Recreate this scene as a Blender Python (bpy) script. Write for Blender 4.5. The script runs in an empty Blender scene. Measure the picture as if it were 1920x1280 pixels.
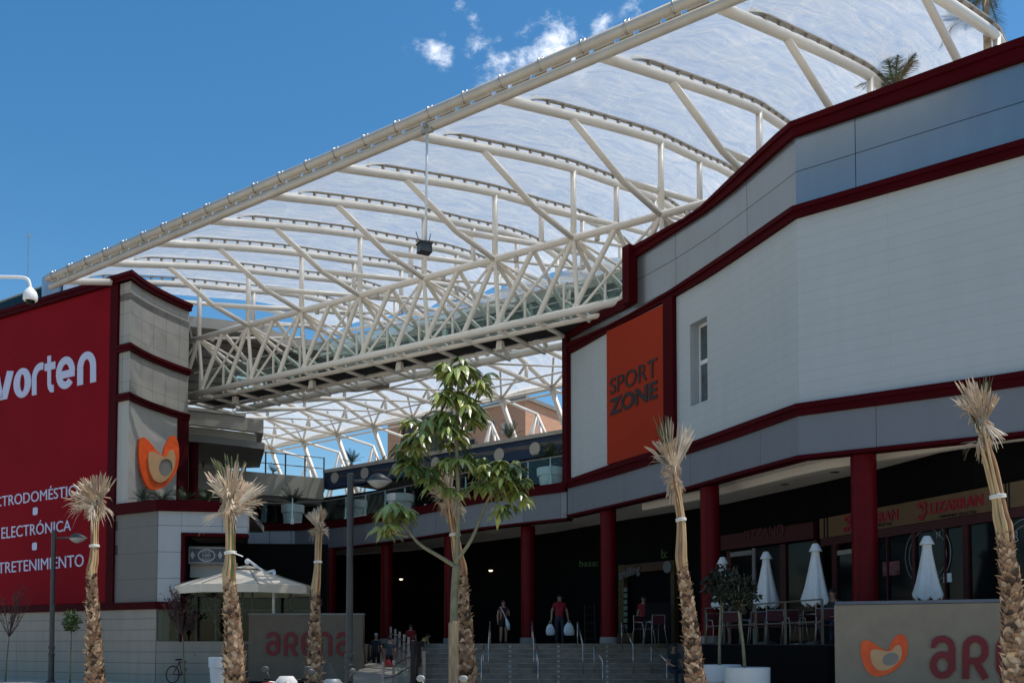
import bpy, bmesh, math, random
from mathutils import Vector, Matrix
R = math.radians
random.seed(7)
C = bpy.context.scene.collection
sc = bpy.context.scene

# ------------------------------------------------------------------ camera, sky, sun, exposure
F, CZ, PIT = 1835.0, 1.65, R(2.5)              # focal length in photo pixels, eye height, pitch
Y0 = 1205.0 - F*math.tan(PIT)                  # principal row: the horizon lies at row 1205
cam_d = bpy.data.cameras.new('camera'); cam = bpy.data.objects.new('camera', cam_d); C.objects.link(cam)
cam.location = (0, 0, CZ); cam.rotation_euler = (R(90)+PIT, 0, 0)
cam_d.sensor_width = 36; cam_d.lens = F/1920*36; cam_d.shift_y = (Y0-640)/1920
cam_d.clip_start = 0.1; cam_d.clip_end = 3000
sc.camera = cam
SUN_AZ, SUN_EL = R(88), R(65)                  # azimuth measured from +Y towards +X
SD = Vector((math.sin(SUN_AZ)*math.cos(SUN_EL), math.cos(SUN_AZ)*math.cos(SUN_EL), math.sin(SUN_EL)))
sl = bpy.data.lights.new('sun', 'SUN'); sl.energy = 4.6; sl.angle = R(0.5); sl.color = (1.0, 0.94, 0.86)
so = bpy.data.objects.new('sun', sl); C.objects.link(so); so.location = SD*200
so.rotation_euler = (-SD).to_track_quat('-Z', 'Y').to_euler()
sc.view_settings.view_transform = 'Standard'; sc.view_settings.look = 'None'
sc.view_settings.exposure = 0.2; sc.view_settings.gamma = 1.0; sc.view_settings.use_curve_mapping = False
sc.cycles.max_bounces = 10; sc.cycles.transparent_max_bounces = 16
sc.cycles.use_adaptive_sampling = True; sc.cycles.use_denoising = True
sc.cycles.sample_clamp_indirect = 6.0

def cray(px, py):
    u = (px-960)/F; v = (Y0-py)/F
    return Vector((u, math.cos(PIT)-v*math.sin(PIT), math.sin(PIT)+v*math.cos(PIT)))
def PY(px, py, Y):                             # point of the pixel's ray at depth Y
    d = cray(px, py); t = Y/d.y
    return Vector((d.x*t, Y, CZ+d.z*t))
def PZ(px, py, z):                             # ... at height z
    d = cray(px, py); t = (z-CZ)/d.z
    return Vector((d.x*t, d.y*t, z))
def PP(px, py, p0, p1):                        # ... on the vertical plane through plan points p0, p1
    d = cray(px, py)
    nx, ny = (p1[1]-p0[1]), -(p1[0]-p0[0])
    t = (nx*p0[0]+ny*p0[1])/(nx*d.x+ny*d.y)
    return Vector((d.x*t, d.y*t, CZ+d.z*t))
def proj(p):
    zr = p[2]-CZ
    w = math.cos(PIT)*p[1]+math.sin(PIT)*zr; u = -math.sin(PIT)*p[1]+math.cos(PIT)*zr
    return 960+F*p[0]/w, Y0-F*u/w

wd = bpy.data.worlds.new('World'); sc.world = wd; wd.use_nodes = True
def build_world():
    nt = wd.node_tree; N = nt.nodes; L = nt.links
    for n in list(N): N.remove(n)
    out = N.new('ShaderNodeOutputWorld'); bg = N.new('ShaderNodeBackground')
    sky = N.new('ShaderNodeTexSky'); sky.sky_type = 'NISHITA'; sky.sun_disc = False
    sky.sun_elevation = SUN_EL; sky.sun_rotation = SUN_AZ
    sky.air_density = 1.1; sky.dust_density = 0.6; sky.ozone_density = 2.2; sky.altitude = 20
    hs = N.new('ShaderNodeHueSaturation'); hs.inputs['Saturation'].default_value = 1.34
    hs.inputs['Value'].default_value = 1.0; hs.inputs['Hue'].default_value = 0.494
    L.new(sky.outputs[0], hs.inputs['Color'])
    tc = N.new('ShaderNodeTexCoord')
    # small fair-weather clouds: soft blobs round fixed directions of the sky, broken by noise
    blobs = [(818,95,0.026,.95),(930,132,0.036,.80),(985,112,0.032,.66),(1055,92,0.042,.86),(890,92,0.022,.66),(1000,70,.02,.42),
             (1120,62,0.026,.55),(895,40,0.013,.42),(862,8,0.012,.42),(862,184,0.013,.30),(1190,28,.02,.3),(1095,120,.03,.7),(955,150,.030,.75),(780,85,.016,.55)]
    acc = None
    for (px,py,rad,amp) in blobs:
        d = cray(px,py).normalized()
        vm = N.new('ShaderNodeVectorMath'); vm.operation = 'DISTANCE'; vm.inputs[1].default_value = d
        L.new(tc.outputs['Generated'], vm.inputs[0])
        mr = N.new('ShaderNodeMapRange'); mr.inputs['From Min'].default_value = rad; mr.inputs['From Max'].default_value = 0
        mr.inputs['To Min'].default_value = 0; mr.inputs['To Max'].default_value = amp; mr.interpolation_type = 'SMOOTHSTEP'
        L.new(vm.outputs['Value'], mr.inputs['Value'])
        if acc is None: acc = mr.outputs[0]
        else:
            mx = N.new('ShaderNodeMath'); mx.operation = 'MAXIMUM'
            L.new(acc, mx.inputs[0]); L.new(mr.outputs[0], mx.inputs[1]); acc = mx.outputs[0]
    mp = N.new('ShaderNodeMapping'); mp.inputs['Scale'].default_value = (1,1,1.5)
    L.new(tc.outputs['Generated'], mp.inputs[0])
    no = N.new('ShaderNodeTexNoise'); no.inputs['Scale'].default_value = 38; no.inputs['Detail'].default_value = 8
    no.inputs['Roughness'].default_value = .66; no.inputs['Distortion'].default_value = .25
    L.new(mp.outputs[0], no.inputs['Vector'])
    m1 = N.new('ShaderNodeMapRange'); m1.inputs['From Min'].default_value = .36; m1.inputs['From Max'].default_value = .64
    m1.inputs['To Min'].default_value = -.48; m1.inputs['To Max'].default_value = .40; m1.clamp = False
    L.new(no.outputs['Fac'], m1.inputs['Value'])
    ad = N.new('ShaderNodeMath'); ad.operation = 'ADD'; L.new(acc, ad.inputs[0]); L.new(m1.outputs[0], ad.inputs[1])
    sb = N.new('ShaderNodeMapRange'); sb.inputs['From Min'].default_value = .16; sb.inputs['From Max'].default_value = 1.75
    sb.interpolation_type = 'SMOOTHSTEP'; L.new(ad.outputs[0], sb.inputs['Value'])
    mu = N.new('ShaderNodeMath'); mu.operation = 'MULTIPLY'; L.new(sb.outputs[0], mu.inputs[0])
    cl = N.new('ShaderNodeMapRange'); cl.inputs['From Min'].default_value = .02; cl.inputs['From Max'].default_value = .25
    L.new(acc, cl.inputs['Value']); L.new(cl.outputs[0], mu.inputs[1])
    mix = N.new('ShaderNodeMix'); mix.data_type = 'RGBA'
    L.new(mu.outputs[0], mix.inputs[0]); L.new(hs.outputs[0], mix.inputs[6])
    mix.inputs[7].default_value = (11.5, 11.8, 12.3, 1)
    L.new(mix.outputs[2], bg.inputs['Color']); bg.inputs['Strength'].default_value = 0.121
    L.new(bg.outputs[0], out.inputs[0])
build_world()

# ------------------------------------------------------------------ materials
MATS = {}
def _new(name):
    m = bpy.data.materials.new(name); m.use_nodes = True
    return m, m.node_tree.nodes, m.node_tree.links, m.node_tree.nodes['Principled BSDF']
def rgb(c): return (c[0], c[1], c[2], 1)
def mat(name, col, rough=.6, metal=0, var=.12, scale=3.0, bump=0, bscale=30, spec=.4, coords='Object', stretch=(1,1,1), col2=None):
    """plain surface whose colour wanders a little with noise"""
    if name in MATS: return MATS[name]
    m, N, L, b = _new(name)
    tc = N.new('ShaderNodeTexCoord'); mp = N.new('ShaderNodeMapping'); mp.inputs['Scale'].default_value = stretch
    L.new(tc.outputs[coords], mp.inputs[0])
    no = N.new('ShaderNodeTexNoise'); no.inputs['Scale'].default_value = scale; no.inputs['Detail'].default_value = 6
    L.new(mp.outputs[0], no.inputs['Vector'])
    cr = N.new('ShaderNodeValToRGB')
    lo = [max(0, c*(1-var)) for c in col]; hi = [min(1, c*(1+var)) for c in (col2 or col)]
    cr.color_ramp.elements[0].position = .3; cr.color_ramp.elements[1].position = .7
    cr.color_ramp.elements[0].color = rgb(lo); cr.color_ramp.elements[1].color = rgb(hi)
    L.new(no.outputs['Fac'], cr.inputs[0]); L.new(cr.outputs[0], b.inputs['Base Color'])
    b.inputs['Roughness'].default_value = rough; b.inputs['Metallic'].default_value = metal
    b.inputs['Specular IOR Level'].default_value = spec
    if bump:
        n2 = N.new('ShaderNodeTexNoise'); n2.inputs['Scale'].default_value = bscale; n2.inputs['Detail'].default_value = 5
        L.new(mp.outputs[0], n2.inputs['Vector'])
        bp = N.new('ShaderNodeBump'); bp.inputs['Strength'].default_value = bump; bp.inputs['Distance'].default_value = .02
        L.new(n2.outputs['Fac'], bp.inputs['Height']); L.new(bp.outputs[0], b.inputs['Normal'])
    MATS[name] = m
    return m
def panel(name, col, du, dv, joint=.008, jcol=None, rough=.5, oz=0, ou=0, var=.05, offset=0, spec=.4, bump=.25, streak=.0, metal=0):
    """cladding in panels: joints every du along and dv up (UV in metres)"""
    if name in MATS: return MATS[name]
    m, N, L, b = _new(name)
    tc = N.new('ShaderNodeTexCoord'); mp = N.new('ShaderNodeMapping'); mp.inputs['Location'].default_value = (-ou, -oz, 0)
    L.new(tc.outputs['UV'], mp.inputs[0])
    br = N.new('ShaderNodeTexBrick'); br.offset = offset; br.inputs['Scale'].default_value = 1
    br.inputs['Brick Width'].default_value = du; br.inputs['Row Height'].default_value = dv
    br.inputs['Mortar Size'].default_value = joint; br.inputs['Mortar Smooth'].default_value = .1; br.inputs['Bias'].default_value = 0
    br.inputs['Color1'].default_value = rgb([c*(1-var) for c in col]); br.inputs['Color2'].default_value = rgb([c*(1+var) for c in col])
    br.inputs['Mortar'].default_value = rgb(jcol or [c*.35 for c in col])
    L.new(mp.outputs[0], br.inputs['Vector'])
    no = N.new('ShaderNodeTexNoise'); no.inputs['Scale'].default_value = 1.3; no.inputs['Detail'].default_value = 7
    ms = N.new('ShaderNodeMapping'); ms.inputs['Scale'].default_value = (2.2, .35, 1); L.new(tc.outputs['UV'], ms.inputs[0]); L.new(ms.outputs[0], no.inputs['Vector'])
    mr = N.new('ShaderNodeMapRange'); mr.inputs['From Min'].default_value = .3; mr.inputs['From Max'].default_value = .7
    mr.inputs['To Min'].default_value = 1-.04-streak; mr.inputs['To Max'].default_value = 1.03
    L.new(no.outputs['Fac'], mr.inputs['Value'])
    mx = N.new('ShaderNodeMix'); mx.data_type = 'RGBA'; mx.blend_type = 'MULTIPLY'; mx.inputs[0].default_value = 1
    L.new(br.outputs['Color'], mx.inputs[6]); L.new(mr.outputs[0], mx.inputs[7]); L.new(mx.outputs[2], b.inputs['Base Color'])
    b.inputs['Roughness'].default_value = rough; b.inputs['Specular IOR Level'].default_value = spec; b.inputs['Metallic'].default_value = metal
    if bump:
        bp = N.new('ShaderNodeBump'); bp.inputs['Strength'].default_value = bump; bp.inputs['Distance'].default_value = .01; bp.invert = True
        L.new(br.outputs['Fac'], bp.inputs['Height']); L.new(bp.outputs[0], b.inputs['Normal'])
    MATS[name] = m
    return m
def glass(name, tint=(.75,.9,.88), alpha=.22, rough=.03):
    """thin sheet glass: mostly clear, tinted, with a glossy reflection"""
    if name in MATS: return MATS[name]
    m, N, L, b = _new(name)
    o = N['Material Output']; tr = N.new('ShaderNodeBsdfTransparent'); tr.inputs[0].default_value = rgb(tint)
    gl = N.new('ShaderNodeBsdfGlossy'); gl.inputs['Roughness'].default_value = rough; gl.inputs['Color'].default_value = (.9,.95,.95,1)
    fr = N.new('ShaderNodeFresnel'); fr.inputs[0].default_value = 1.2
    ad = N.new('ShaderNodeMath'); ad.operation = 'ADD'; ad.inputs[1].default_value = alpha*.3; ad.use_clamp = True
    L.new(fr.outputs[0], ad.inputs[0])
    mx = N.new('ShaderNodeMixShader'); L.new(ad.outputs[0], mx.inputs[0]); L.new(tr.outputs[0], mx.inputs[1]); L.new(gl.outputs[0], mx.inputs[2])
    L.new(mx.outputs[0], o.inputs['Surface'])
    MATS[name] = m
    return m
def membrane_mat():
    """translucent foil: lets part of the sky through, creased and scratched"""
    m, N, L, b = _new('roof_foil'); o = N['Material Output']
    tc = N.new('ShaderNodeTexCoord')
    mp = N.new('ShaderNodeMapping'); mp.inputs['Scale'].default_value = (.24, 1.9, 1); L.new(tc.outputs['UV'], mp.inputs[0])
    n1 = N.new('ShaderNodeTexNoise'); n1.inputs['Scale'].default_value = 1.6; n1.inputs['Detail'].default_value = 9; n1.inputs['Roughness'].default_value = .62
    n1.inputs['Distortion'].default_value = 1.6; L.new(mp.outputs[0], n1.inputs['Vector'])
    # thin pale crease lines: distorted cell borders at two scales
    nd = N.new('ShaderNodeTexNoise'); nd.inputs['Scale'].default_value = .8; nd.inputs['Detail'].default_value = 3; L.new(tc.outputs['UV'], nd.inputs['Vector'])
    va = N.new('ShaderNodeVectorMath'); va.operation = 'MULTIPLY_ADD'; va.inputs[1].default_value = (1.8,1.8,0)
    L.new(nd.outputs['Color'], va.inputs[0]); L.new(tc.outputs['UV'], va.inputs[2])
    mv = N.new('ShaderNodeMapping'); mv.inputs['Scale'].default_value = (.3, .7, 1); mv.inputs['Rotation'].default_value = (0,0,.5); L.new(va.outputs[0], mv.inputs[0])
    lines = None
    for s, w in ((1.0, .022), (2.1, .03)):
        vo = N.new('ShaderNodeTexVoronoi'); vo.feature = 'DISTANCE_TO_EDGE'; vo.inputs['Scale'].default_value = s; L.new(mv.outputs[0], vo.inputs['Vector'])
        r = N.new('ShaderNodeMapRange'); r.inputs['From Min'].default_value = 0; r.inputs['From Max'].default_value = w
        r.inputs['To Min'].default_value = .7; r.inputs['To Max'].default_value = 0; L.new(vo.outputs['Distance'], r.inputs['Value'])
        if lines is None: lines = r.outputs[0]
        else:
            mm = N.new('ShaderNodeMath'); mm.operation = 'MAXIMUM'; L.new(lines, mm.inputs[0]); L.new(r.outputs[0], mm.inputs[1]); lines = mm.outputs[0]
    r1 = N.new('ShaderNodeMapRange'); r1.inputs['From Min'].default_value = .3; r1.inputs['From Max'].default_value = .72
    r1.inputs['To Min'].default_value = .48; r1.inputs['To Max'].default_value = .84; L.new(n1.outputs['Fac'], r1.inputs['Value'])
    ml = N.new('ShaderNodeMath'); ml.operation = 'MULTIPLY_ADD'; ml.inputs[1].default_value = .15; ml.use_clamp = True
    L.new(lines, ml.inputs[0]); L.new(r1.outputs[0], ml.inputs[2])
    tr = N.new('ShaderNodeBsdfTransparent'); tr.inputs[0].default_value = (.93,.97,1,1)
    tl = N.new('ShaderNodeBsdfTranslucent'); tl.inputs[0].default_value = (.72,.725,.71,1)
    df = N.new('ShaderNodeBsdfDiffuse'); df.inputs[0].default_value = (.78,.80,.82,1)
    gl = N.new('ShaderNodeBsdfGlossy'); gl.inputs['Roughness'].default_value = .18; gl.inputs[0].default_value = (.9,.92,.95,1)
    a = N.new('ShaderNodeMixShader'); a.inputs[0].default_value = .38; L.new(tl.outputs[0], a.inputs[1]); L.new(df.outputs[0], a.inputs[2])
    g = N.new('ShaderNodeMixShader'); g.inputs[0].default_value = .10; L.new(a.outputs[0], g.inputs[1]); L.new(gl.outputs[0], g.inputs[2])
    bp = N.new('ShaderNodeBump'); bp.inputs['Strength'].default_value = .5; bp.inputs['Distance'].default_value = .08; L.new(n1.outputs['Fac'], bp.inputs['Height'])
    for s in (tl, df, gl): L.new(bp.outputs[0], s.inputs['Normal'])
    mx = N.new('ShaderNodeMixShader'); L.new(ml.outputs[0], mx.inputs[0]); L.new(tr.outputs[0], mx.inputs[1]); L.new(g.outputs[0], mx.inputs[2])
    L.new(mx.outputs[0], o.inputs['Surface'])
    return m
def emis(name, col, s):
    if name in MATS: return MATS[name]
    m, N, L, b = _new(name); b.inputs['Emission Color'].default_value = rgb(col); b.inputs['Emission Strength'].default_value = s
    b.inputs['Base Color'].default_value = rgb(col); MATS[name] = m
    return m

# ------------------------------------------------------------------ mesh helpers
class MB:
    def __init__(s): s.v = []; s.f = []; s.mi = []; s.uv = {}
    def face(s, idx, m=0, uv=None):
        s.f.append(tuple(idx)); s.mi.append(m)
        if uv: s.uv[len(s.f)-1] = uv
    def poly(s, pts, m=0, uv=None):
        n = len(s.v); s.v += [Vector(p) for p in pts]; s.face(range(n, n+len(pts)), m, uv)
    def box(s, c, sz, rz=0, m=0, taper=1.0):
        n = len(s.v); cx, cy, cz = c; hx, hy, hz = sz[0]/2, sz[1]/2, sz[2]/2
        ca, sa = math.cos(rz), math.sin(rz)
        for z, k in ((-hz, 1), (hz, taper)):
            for x, y in ((-hx,-hy),(hx,-hy),(hx,hy),(-hx,hy)):
                x *= k; y *= k
                s.v.append(Vector((cx+x*ca-y*sa, cy+x*sa+y*ca, cz+z)))
        for q in ((3,2,1,0),(4,5,6,7),(0,1,5,4),(1,2,6,5),(2,3,7,6),(3,0,4,7)): s.face([n+i for i in q], m)
    def tube(s, pts, r, n=8, m=0, cap=True):
        pts = [Vector(p) for p in pts]; k = len(pts)
        rs = r if isinstance(r, (list, tuple)) else [r]*k
        base = len(s.v); up = None
        for i in range(k):
            d = (pts[min(i+1,k-1)]-pts[max(i-1,0)])
            d = d.normalized() if d.length > 1e-9 else Vector((0,0,1))
            if up is None: up = Vector((0,0,1)) if abs(d.z) < .9 else Vector((0,1,0))
            a = d.cross(up)
            if a.length < 1e-6: a = d.cross(Vector((1,0,0)))
            a.normalize(); bb = a.cross(d).normalized(); up = bb
            for j in range(n):
                t = 2*math.pi*j/n
                s.v.append(pts[i]+a*(rs[i]*math.cos(t))+bb*(rs[i]*math.sin(t)))
        for i in range(k-1):
            for j in range(n):
                j2 = (j+1) % n
                s.face((base+i*n+j2, base+i*n+j, base+(i+1)*n+j, base+(i+1)*n+j2), m)
        if cap:
            s.face([base+j for j in range(n)], m); s.face([base+(k-1)*n+j for j in reversed(range(n))], m)
    def lathe(s, prof, c=(0,0,0), n=20, m=0, cap=True, sx=1, sy=1):
        base = len(s.v); k = len(prof)
        for r, z in prof:
            for j in range(n):
                t = 2*math.pi*j/n; s.v.append(Vector((c[0]+sx*r*math.cos(t), c[1]+sy*r*math.sin(t), c[2]+z)))
        for i in range(k-1):
            for j in range(n):
                j2 = (j+1) % n; s.face((base+i*n+j, base+i*n+j2, base+(i+1)*n+j2, base+(i+1)*n+j), m)
        if cap:
            s.face([base+j for j in reversed(range(n))], m); s.face([base+(k-1)*n+j for j in range(n)], m)
    def ball(s, c, r, n=10, m=0, sz=(1,1,1)):
        prof = [(max(.001, r*math.sin(math.pi*i/n)), -r*math.cos(math.pi*i/n)*sz[2]) for i in range(n+1)]
        s.lathe(prof, c, max(8, n), m, cap=False, sx=sz[0], sy=sz[1])
    def strip(s, path, zb, zt, d0, d1, m=0, close=True):
        """wall along plan path; zb, zt heights (lists or numbers); from offset d0 (back) to d1 (front, towards the right-hand normal)"""
        k = len(path)
        zb = zb if isinstance(zb, (list,tuple)) else [zb]*k; zt = zt if isinstance(zt, (list,tuple)) else [zt]*k
        ns = normals(path); base = len(s.v); u = [0]
        for i in range(1, k): u.append(u[-1]+math.hypot(path[i][0]-path[i-1][0], path[i][1]-path[i-1][1]))
        for i in range(k):
            x, y = path[i][0], path[i][1]; nx, ny = ns[i]
            for d, z in ((d1,zb[i]),(d1,zt[i]),(d0,zt[i]),(d0,zb[i])): s.v.append(Vector((x+nx*d, y+ny*d, z)))
        for i in range(k-1):
            a = base+4*i; b = a+4
            z0, z1, z2, z3 = zb[i], zb[i+1], zt[i+1], zt[i]
            s.face((a, b, b+1, a+1), m, [(u[i],z0),(u[i+1],z1),(u[i+1],z2),(u[i],z3)])
            s.face((a+1, b+1, b+2, a+2), m, [(u[i],z3),(u[i+1],z2),(u[i+1],z2+.1),(u[i],z3+.1)])
            s.face((a+2, b+2, b+3, a+3), m, [(u[i],z3),(u[i+1],z2),(u[i+1],z1),(u[i],z0)])
            s.face((a+3, b+3, b, a), m, [(u[i],z0),(u[i+1],z1),(u[i+1],z1-.1),(u[i],z0-.1)])
        s.face((base, base+1, base+2, base+3), m); e = base+4*(k-1); s.face((e+3, e+2, e+1, e), m)
    def prism(s, poly, z0, z1, m=0):
        n = len(poly); b = len(s.v)
        for z in (z0, z1):
            for p in poly: s.v.append(Vector((p[0], p[1], z)))
        uvp = [(p[0], p[1]) for p in poly]
        s.face(range(b+n, b+2*n), m, uvp); s.face(reversed(range(b, b+n)), m, uvp[::-1])
        u = 0
        for i in range(n):
            j = (i+1) % n; l = math.hypot(poly[j][0]-poly[i][0], poly[j][1]-poly[i][1])
            s.face((b+i, b+j, b+n+j, b+n+i), m, [(u,z0),(u+l,z0),(u+l,z1),(u,z1)]); u += l
    def add(s, me, M=None, m=0):
        b = len(s.v)
        for v in me.vertices: s.v.append((M @ v.co) if M else v.co.copy())
        for p in me.polygons: s.face([b+i for i in p.vertices], m)
    def mesh(s, name, mats, smooth=False, origin=None):
        me = bpy.data.meshes.new(name)
        o = origin or Vector((0,0,0))
        me.from_pydata([tuple(v-o) for v in s.v], [], s.f)
        for mm in (mats if isinstance(mats, (list,tuple)) else [mats]): me.materials.append(mm)
        me.polygons.foreach_set('material_index', s.mi)
        if smooth is True: me.polygons.foreach_set('use_smooth', [True]*len(s.f))
        if s.uv:
            lay = me.uv_layers.new(name='UVMap')
            for fi, uv in s.uv.items():
                p = me.polygons[fi]
                for li, c in zip(p.loop_indices, uv): lay.data[li].uv = c
        me.update()
        return me
def normals(path):
    k = len(path); seg = []
    for i in range(k-1):
        dx, dy = path[i+1][0]-path[i][0], path[i+1][1]-path[i][1]; l = math.hypot(dx, dy) or 1
        seg.append((dy/l, -dx/l))
    out = []
    for i in range(k):
        a = seg[max(0,i-1)]; b = seg[min(k-2,i)]; x, y = a[0]+b[0], a[1]+b[1]; l = math.hypot(x,y) or 1
        c = (a[0]*x+a[1]*y)/l; out.append((x/l/max(c,.4), y/l/max(c,.4)))
    return out
def smooth_by_angle(ob, a=40):
    me = ob.data; me.polygons.foreach_set('use_smooth', [True]*len(me.polygons))
    try: me.set_sharp_from_angle(angle=R(a))
    except Exception: pass
def wloc(o):
    l = Vector((0,0,0))
    while o is not None: l += o.location; o = o.parent
    return l
def tag(o, label=None, cat=None, group=None, kind=None):
    if label: o['label'] = label
    if cat: o['category'] = cat
    if group: o['group'] = group
    if kind: o['kind'] = kind
    return o
def thing(name, label, cat, loc=(0,0,0), rz=0, group=None):
    o = bpy.data.objects.new(name, None); C.objects.link(o); o.location = loc; o.rotation_euler = (0,0,rz)
    o.empty_display_size = .2
    return tag(o, label, cat, group)
def part(mb, name, mats, parent=None, world=True, smooth=False, label=None):
    """one mesh object; with world=True the points are world points and are made relative to the parent's place"""
    org = wloc(parent) if (parent is not None and world) else None
    o = bpy.data.objects.new(name, mb.mesh(name, mats, smooth is True, org)); C.objects.link(o)
    if parent is not None: o.parent = parent
    if smooth and smooth is not True: smooth_by_angle(o, smooth)
    if label: o['label'] = label
    return o
def copy_tree(o, parent=None):
    c = o.copy(); C.objects.link(c)
    if parent is not None: c.parent = parent
    for ch in list(o.children): copy_tree(ch, c)
    return c
def flatshape(loops, ext):
    """mesh of a filled 2-D outline (with holes), thickness 2*ext"""
    cu = bpy.data.curves.new('tmp', 'CURVE'); cu.dimensions = '2D'; cu.fill_mode = 'BOTH'; cu.extrude = ext
    for lp in loops:
        sp = cu.splines.new('POLY'); sp.points.add(len(lp)-1); sp.use_cyclic_u = True
        for p, q in zip(sp.points, lp): p.co = (q[0], q[1], 0, 1)
    return _bake(cu)
def _bake(cu):
    ob = bpy.data.objects.new('tmp', cu); C.objects.link(ob)
    dg = bpy.context.evaluated_depsgraph_get()
    me = bpy.data.meshes.new_from_object(ob.evaluated_get(dg))
    bpy.data.objects.remove(ob); bpy.data.curves.remove(cu)
    return me
def textmesh(txt, bold=0.0, ext=.02, space=1.0):
    cu = bpy.data.curves.new('tmp', 'FONT'); cu.body = txt; cu.size = 1; cu.extrude = ext; cu.offset = bold; cu.space_character = space
    cu.resolution_u = 4
    return _bake(cu)
def strip_accents(t):
    for a, b in zip('ÁÉÍÓÚáéíóú', 'AEIOUaeiou'): t = t.replace(a, b)
    return t
def bbox2(me):
    xs = [v.co.x for v in me.vertices]; ys = [v.co.y for v in me.vertices]
    return min(xs), max(xs), min(ys), max(ys)
def map_quad(me, bb, TL, TR, BL, BR, nrm, depth=1.0, lift=0.0):
    """bilinear map of a flat mesh's bounding box onto a quad in space"""
    x0, x1, y0, y1 = bb; nrm = Vector(nrm).normalized()
    for v in me.vertices:
        a = (v.co.x-x0)/(x1-x0); b = (v.co.y-y0)/(y1-y0)
        p = (BL*(1-a)+BR*a)*(1-b)+(TL*(1-a)+TR*a)*b
        v.co = p+nrm*(v.co.z*depth+lift)
    return me
def text_on(txt, quad, nrm, bold=0, ext=.02, lift=.03, space=1.0):
    me = textmesh(txt, bold, ext, space); st = strip_accents(txt)
    bb = bbox2(me)
    if st != txt:
        m2 = textmesh(st, bold, ext, space); bb = bbox2(m2); bpy.data.meshes.remove(m2)
    return map_quad(me, bb, *quad, nrm, 1.0, lift)
def meshobj(me, name, mats, parent=None, label=None):
    mb = MB(); mb.add(me); bpy.data.meshes.remove(me)
    return part(mb, name, mats, parent, True, False, label)
def catmull(pts, n=6, closed=False):
    out = []; k = len(pts)
    rng = range(k) if closed else range(k-1)
    for i in rng:
        if closed: p0,p1,p2,p3 = pts[(i-1)%k],pts[i],pts[(i+1)%k],pts[(i+2)%k]
        else: p0,p1,p2,p3 = pts[max(i-1,0)],pts[i],pts[i+1],pts[min(i+2,k-1)]
        for j in range(n):
            t = j/n
            out.append(tuple(.5*(2*p1[d]+(p2[d]-p0[d])*t+(2*p0[d]-5*p1[d]+4*p2[d]-p3[d])*t*t+(3*p1[d]-p0[d]-3*p2[d]+p3[d])*t**3) for d in range(len(p1))))
    if not closed: out.append(tuple(pts[-1]))
    return out
def interp(tab, x):
    if x <= tab[0][0]: i = 0
    elif x >= tab[-1][0]: i = len(tab)-2
    else: i = max(j for j in range(len(tab)-1) if tab[j][0] <= x)
    (x0,y0),(x1,y1) = tab[i],tab[i+1]
    return y0+(y1-y0)*(x-x0)/(x1-x0)
def ribbon_mesh(pts, w, ext, closed=False):
    k = len(pts); v = []; f_ = []
    for i in range(k):
        p0 = pts[(i-1)%k] if closed else pts[max(i-1,0)]; p1 = pts[(i+1)%k] if closed else pts[min(i+1,k-1)]
        dx, dy = p1[0]-p0[0], p1[1]-p0[1]; l = math.hypot(dx,dy) or 1; nx, ny = -dy/l*w/2, dx/l*w/2
        for sx, z in ((1,ext),(-1,ext),(-1,-ext),(1,-ext)): v.append((pts[i][0]+nx*sx, pts[i][1]+ny*sx, z))
    for i in range(k if closed else k-1):
        a, b = 4*i, 4*((i+1)%k)
        for q in range(4): f_.append((a+q, a+(q+1)%4, b+(q+1)%4, b+q))
    if not closed: f_ += [(3,2,1,0), (4*k-4,4*k-3,4*k-2,4*k-1)]
    me = bpy.data.meshes.new('stroke'); me.from_pydata(v, [], f_); return me
def ribbon(pts, w):
    """outline polygon of a flat stroke"""
    k = len(pts); L_, R_ = [], []
    for i in range(k):
        a = pts[max(i-1,0)]; b = pts[min(i+1,k-1)]; dx, dy = b[0]-a[0], b[1]-a[1]; l = math.hypot(dx,dy) or 1
        nx, ny = -dy/l*w/2, dx/l*w/2
        L_.append((pts[i][0]+nx, pts[i][1]+ny)); R_.append((pts[i][0]-nx, pts[i][1]-ny))
    return L_+R_[::-1]
def arc(cx, cy, rx, ry, a0, a1, n=14):
    return [(cx+rx*math.cos(R(a0+(a1-a0)*i/n)), cy+ry*math.sin(R(a0+(a1-a0)*i/n))) for i in range(n+1)]

# ------------------------------------------------------------------ shared materials
M = {}
M['red_trim'] = mat('dark_red_paint', (.050,.0022,.0045), .6, var=.15, scale=.6, spec=.05)
M['red_col'] = mat('red_column_paint', (.10,.0022,.005), .40, var=.12, spec=.10)
M['red_banner'] = mat('red_banner_vinyl', (.215,.004,.010), .75, var=.10, scale=.35, spec=.08, bump=.25, bscale=.9)
M['orange_banner'] = mat('orange_banner_vinyl', (.31,.030,.012), .7, var=.05, scale=.5, spec=.1)
M['white_wall'] = panel('white_wall_boards', (.415,.445,.455), 6.3, .27, .005, (.325,.35,.36), .6, var=.012, bump=.2, streak=-.02, offset=.5)
M['grey_panel'] = panel('grey_metal_panels', (.30,.325,.36), 3.55, .86, .010, (.03,.03,.03), .42, oz=12.1, ou=.73, var=.03, spec=.5)
M['fascia_panel'] = panel('grey_fascia_panels', (.165,.175,.195), 3.4, 4.0, .008, (.04,.04,.04), .45, oz=4.5, ou=.4, var=.03)
M['tower_panel'] = panel('pale_tower_panels', (.32,.31,.285), .78, .9, .007, (.12,.11,.1), .5, oz=11.9, var=.02)
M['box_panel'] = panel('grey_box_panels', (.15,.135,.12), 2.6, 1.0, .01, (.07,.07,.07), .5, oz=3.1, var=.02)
M['box_panel_lt'] = panel('light_box_panels', (.40,.41,.42), 1.5, 1.0, .01, (.1,.1,.1), .5, oz=3.1, var=.02)
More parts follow.
